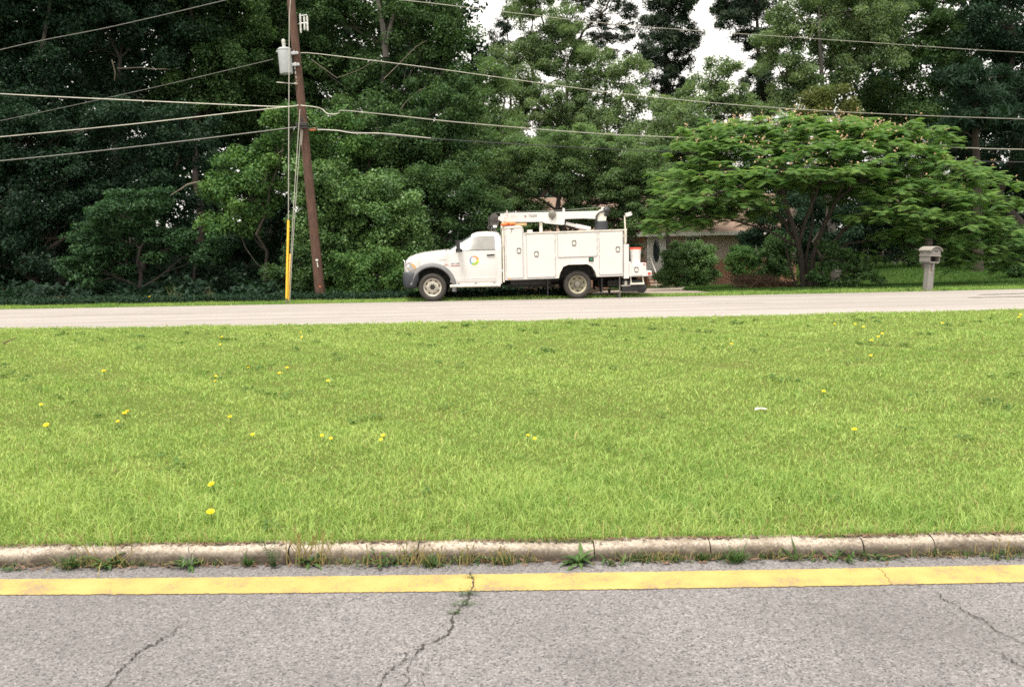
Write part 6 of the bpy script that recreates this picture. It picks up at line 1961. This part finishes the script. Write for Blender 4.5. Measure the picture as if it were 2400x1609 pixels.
q, rr = weed('grass_tuft', 190, 1312, 'tuft', .09, 'dense low grass tuft left of the arching straw clump', 421)
q, rr = weed('creeping_weed', 55, 1318, 'leafy', .06, 'small dark weed clump at the shadowy start of the kerb', 422)
q, rr = weed('crack_moss', 1096, 1392, 'leafy', .045, 'green moss growing in the crack just below the yellow line', 423, group='plants in the road crack', zf=.004)
q, rr = weed('crack_moss', 1085, 1416, 'leafy', .042, 'green moss strip further down the crack', 424, group='plants in the road crack', zf=.004)
q, rr = weed('crack_moss', 1066, 1436, 'leafy', .030, 'smallest green moss spot, where the crack turns dark', 425, group='plants in the road crack', zf=.004)
q, rr = weed('crack_moss', 1102, 1352, 'leafy', .026, 'faded plant bits in the crack crossing the yellow line', 426, group='plants in the road crack', zf=.006)
VGp = 'weeds on the far verge'
def vz(px, Y): x = at(px, 680, Y).x; return Vector((x, Y, float(zt(x, Y))))
q, rr = weed('verge_weed', 0, 0, 'leafy', .26, 'leafy green weed at the road edge left of the mailbox', 431, group=VGp, world=vz(2128, 26.6))
q, rr = weed('verge_weed', 0, 0, 'leafy', .16, 'small pale weed at the road edge right of the mailbox', 432, group=VGp, world=vz(2212, 26.4))
q, rr = weed('verge_weed', 0, 0, 'leafy', .22, 'weed growing between the truck wheels', 433, group=VGp, world=vz(1077, 26.3))
q, rr = weed('verge_weed', 0, 0, 'leafy', .20, 'weed alone in front of the black hollow of the woods', 434, group=VGp, world=vz(265, 26.0))
q, rr = weed('fern_weed', 0, 0, 'feather', .5, 'tall reddish-brown feathery weed before the black hollow', 435, group=VGp, world=vz(408, 27.0)); stalks(q, rr, 10, .6, .3)
q, rr = weed('fern_weed', 0, 0, 'feather', .4, 'feathery weed nearest the yellow guy guards', 436, group=VGp, world=vz(495, 27.0)); stalks(q, rr, 8, .5, .3)

# dead leaf litter in the gutter
V, F = [], []
for k in range(900):
    x = r.uniform(-3.2, 3.4); y = float(kerb_y(x)) - abs(r.normal()) * .03
    a = r.uniform(0, 6.28); l = r.uniform(.008, .03); d = np.array([math.cos(a), math.sin(a) * .6, r.normal() * .25]) * l; s = np.array([-math.sin(a), math.cos(a), r.normal() * .3]) * l * r.uniform(.08, .35)
    c = np.array([x, y, .006 + abs(r.normal()) * .006]); b0 = len(V); V += [c - d, c + s, c + d, c - s]; F.append((b0, b0 + 1, b0 + 2, b0 + 3))
o = np_obj('gutter_litter', V, F, M['twig']); tag(o, 'brown leaf crumbs and twigs caught along the foot of the kerb', 'litter', kind='stuff')

# ------------------------------------------------------------------ dandelions
DG = 'yellow dandelion flowers in the grass'
def flower_mesh():
    m = MB(); rr = random.Random(3)
    for ring_, n, rad, zz_ in ((0, 18, .019, 0.002), (1, 14, .015, .005), (2, 9, .009, .008)):
        for k in range(n):
            a = 2 * math.pi * k / n + ring_ * .2; w = .0035
            d = Vector((math.cos(a), math.sin(a), 0)); s = Vector((-math.sin(a), math.cos(a), 0)) * w
            p = d * .003 + Vector((0, 0, zz_)); e = d * rad + Vector((0, 0, zz_ + rr.uniform(0, .004)))
            m.add([p - s, p + s, e + s * .8, e - s * .8], [(0, 1, 2, 3)])
    m.sphere((0, 0, .005), (.007, .007, .006), 8, 5)
    return m


src = empty('dandelion', (0, 0, 0), label='x', cat='flower', group=DG)
fh = flower_mesh().build('flower_head', M['petal'], src); fh.location = (0, 0, .10)
st_ = MB(); st_.tube([(0, 0, 0), (.004, 0, .05), (0, 0, .10)], [.0022, .002, .0018], 5); st_ = st_.build('stem', M['weed'], src)
dl = [(495, 1207, 'yellow dandelion nearest the kerb, largest of them', 1.15), (511, 1140, 'large yellow dandelion a little behind the one nearest the kerb', 1.1),
      (120, 1003, 'yellow dandelion nearest the frame edge, biggest of the mid-lawn ones', 1.2), (102, 953, 'yellow dandelion farther back above the one at the frame edge', .9),
      (246, 880, 'lone bright dandelion in the far part of the dark grass side', 1.2), (308, 973, 'upper flower of a tight trio of dandelions', 1.0), (293, 976, 'left flower of the tight dandelion trio', 1.0), (279, 992, 'lowest, more orange flower of the dandelion trio', .85),
      (540, 983, 'dandelion with a paler stem right of the trio', .9), (595, 1019, 'small leaning dandelion right of the pale-stemmed one', .8), (505, 884, 'tiny dandelion pair member in the far grass, upper one', .8), (510, 893, 'tiny dandelion pair member in the far grass, lower one', .7),
      (760, 1020, 'small dandelion of the pair in the middle lawn, right one', .8), (775, 1024, 'faint dandelion touching the pair in the middle lawn', .7),
      (903, 1018, 'dandelion of a close pair near the lawn centre, yellower one', .8), (895, 1026, 'dandelion of a close pair near the lawn centre, paler one', .7), (1235, 1022, 'faint orange flower in the bright lawn centre, left one', .7), (1250, 1026, 'faint orange flower in the bright lawn centre, right one', .7),
      (2003, 1014, 'dandelion standing alone on the nearer bright lawn, on the mailbox side', 1.0), (1928, 920, 'dandelion farther back than the lone one on the mailbox side', .9), (2388, 738, 'dandelion by the pale road at the frame edge, upper one', 1.2), (2390, 745, 'dandelion by the pale road at the frame edge, lower one', 1.1)]
dl += [(x, y, 'tiny yellow flower dot in the far grass below the mailbox', 1.0) for x, y in ((1955, 761), (2001, 760), (2023, 770), (2064, 785), (2058, 794), (2043, 803), (2207, 760), (2038, 840), (1718, 812))]
dl += [(x, y, 'tiny yellow flower dot in the far grass below the pole and the cab', .9) for x, y in ((521, 790), (514, 810), (588, 867), (673, 867), (656, 880), (770, 896), (702, 780), (710, 790))]
dl += [(354, 695, 'yellow flower in the dark at the woods edge, higher one', 1.3), (333, 707, 'yellow flower in the dark at the woods edge, lower one', 1.2)]
rd = random.Random(8)
for k, (px, py, lab, sc_) in enumerate(dl):
    if py < 720:
        p = vz(px, 27.0); hgt = .12
        q_ = at(px, py, 27.0); p = Vector((q_.x, 27.0, max(0.02, q_.z - .10)))
    else:
        q_ = gnd(px, py, .07 + .07); p = Vector((q_.x, q_.y, float(zmed(q_.x, q_.y)) - .015))
    if k == 0: o = src; kids = [fh, st_]
    else:
        o = src.copy(); COL.objects.link(o); kids = []
        for ch in (fh, st_):
            c_ = ch.copy(); COL.objects.link(c_); c_.parent = o; kids.append(c_)
    dist = p.y
    s2 = sc_ * (1.0 + max(0, dist - 6) * .012)
    o.location = p; o.rotation_euler = (R(rd.uniform(12, 30)), R(rd.uniform(-12, 12)), rd.uniform(-.4, .4)); o.scale = (s2, s2, min(s2, 1.25))
    o['label'] = lab

# litter
p = gnd(1782, 969, .10)
m = MB(); m.add([(-.055, -.02, .0), (.0, -.012, .012), (.06, .0, .0), (.05, .03, .006), (-.03, .03, .012)], [(0, 1, 2, 3, 4)]); o = m.build('paper_scrap', M['paper'], loc=(p.x, p.y, float(zmed(p.x, p.y)) + .045)); so = o.modifiers.new('t', 'SOLIDIFY'); so.thickness = .002
tag(o, 'small white paper scrap lying in the bright grass', 'litter')
p = gnd(25, 806, .08)
m = MB(); m.tube([(-.12, 0, 0), (0, 0, .05), (.11, .02, .09)], [.014, .012, .006], 6); o = m.build('stick', M['twig'], loc=(p.x, p.y, float(zmed(p.x, p.y)) + .03)); tag(o, 'short dark stick lying in the grass near the frame edge', 'stick')
# ------------------------------------------------------------------ light and picture
SUN_EL, SUN_AZ = R(68), R(205)       # azimuth from +Y clockwise seen from above: behind the camera, a little to its left
w = bpy.data.worlds.new('World'); scene.world = w; w.use_nodes = True
nt = w.node_tree
bg = nt.nodes['Background']
sky = nt.nodes.new('ShaderNodeTexSky'); sky.sky_type = 'NISHITA'; sky.sun_disc = False
sky.sun_elevation = SUN_EL; sky.sun_rotation = SUN_AZ
sky.air_density = 1.6; sky.dust_density = 6.0; sky.ozone_density = 1.0
hs = N(nt, 'ShaderNodeHueSaturation', Saturation=0.12, Value=1.0)
nt.links.new(sky.outputs[0], hs.inputs['Color'])
cl = mixc(nt, 0.75, hs.outputs[0], (8.6, 8.2, 7.5))
nt.links.new(cl, bg.inputs['Color'])
bg.inputs['Strength'].default_value = 0.10
sd = bpy.data.lights.new('sun', 'SUN'); sd.energy = 2.2; sd.angle = R(14); sd.color = (1.0, 0.93, 0.82)
so_ = bpy.data.objects.new('sun', sd); COL.objects.link(so_)
dvec = Vector((math.sin(SUN_AZ) * math.cos(SUN_EL), math.cos(SUN_AZ) * math.cos(SUN_EL), math.sin(SUN_EL)))
so_.rotation_euler = dvec.to_track_quat('Z', 'Y').to_euler()
so_.location = (0, -10, 30)
vs_ = scene.view_settings
vs_.view_transform = 'Standard'; vs_.look = 'None'; vs_.gamma = 1; vs_.exposure = 1.25
scene.render.film_transparent = False
cy_ = scene.cycles
cy_.max_bounces = 7; cy_.diffuse_bounces = 3; cy_.glossy_bounces = 2; cy_.transmission_bounces = 4; cy_.transparent_max_bounces = 4
cy_.filter_width = 1.7
cy_.use_denoising = False
cy_.use_adaptive_sampling = True
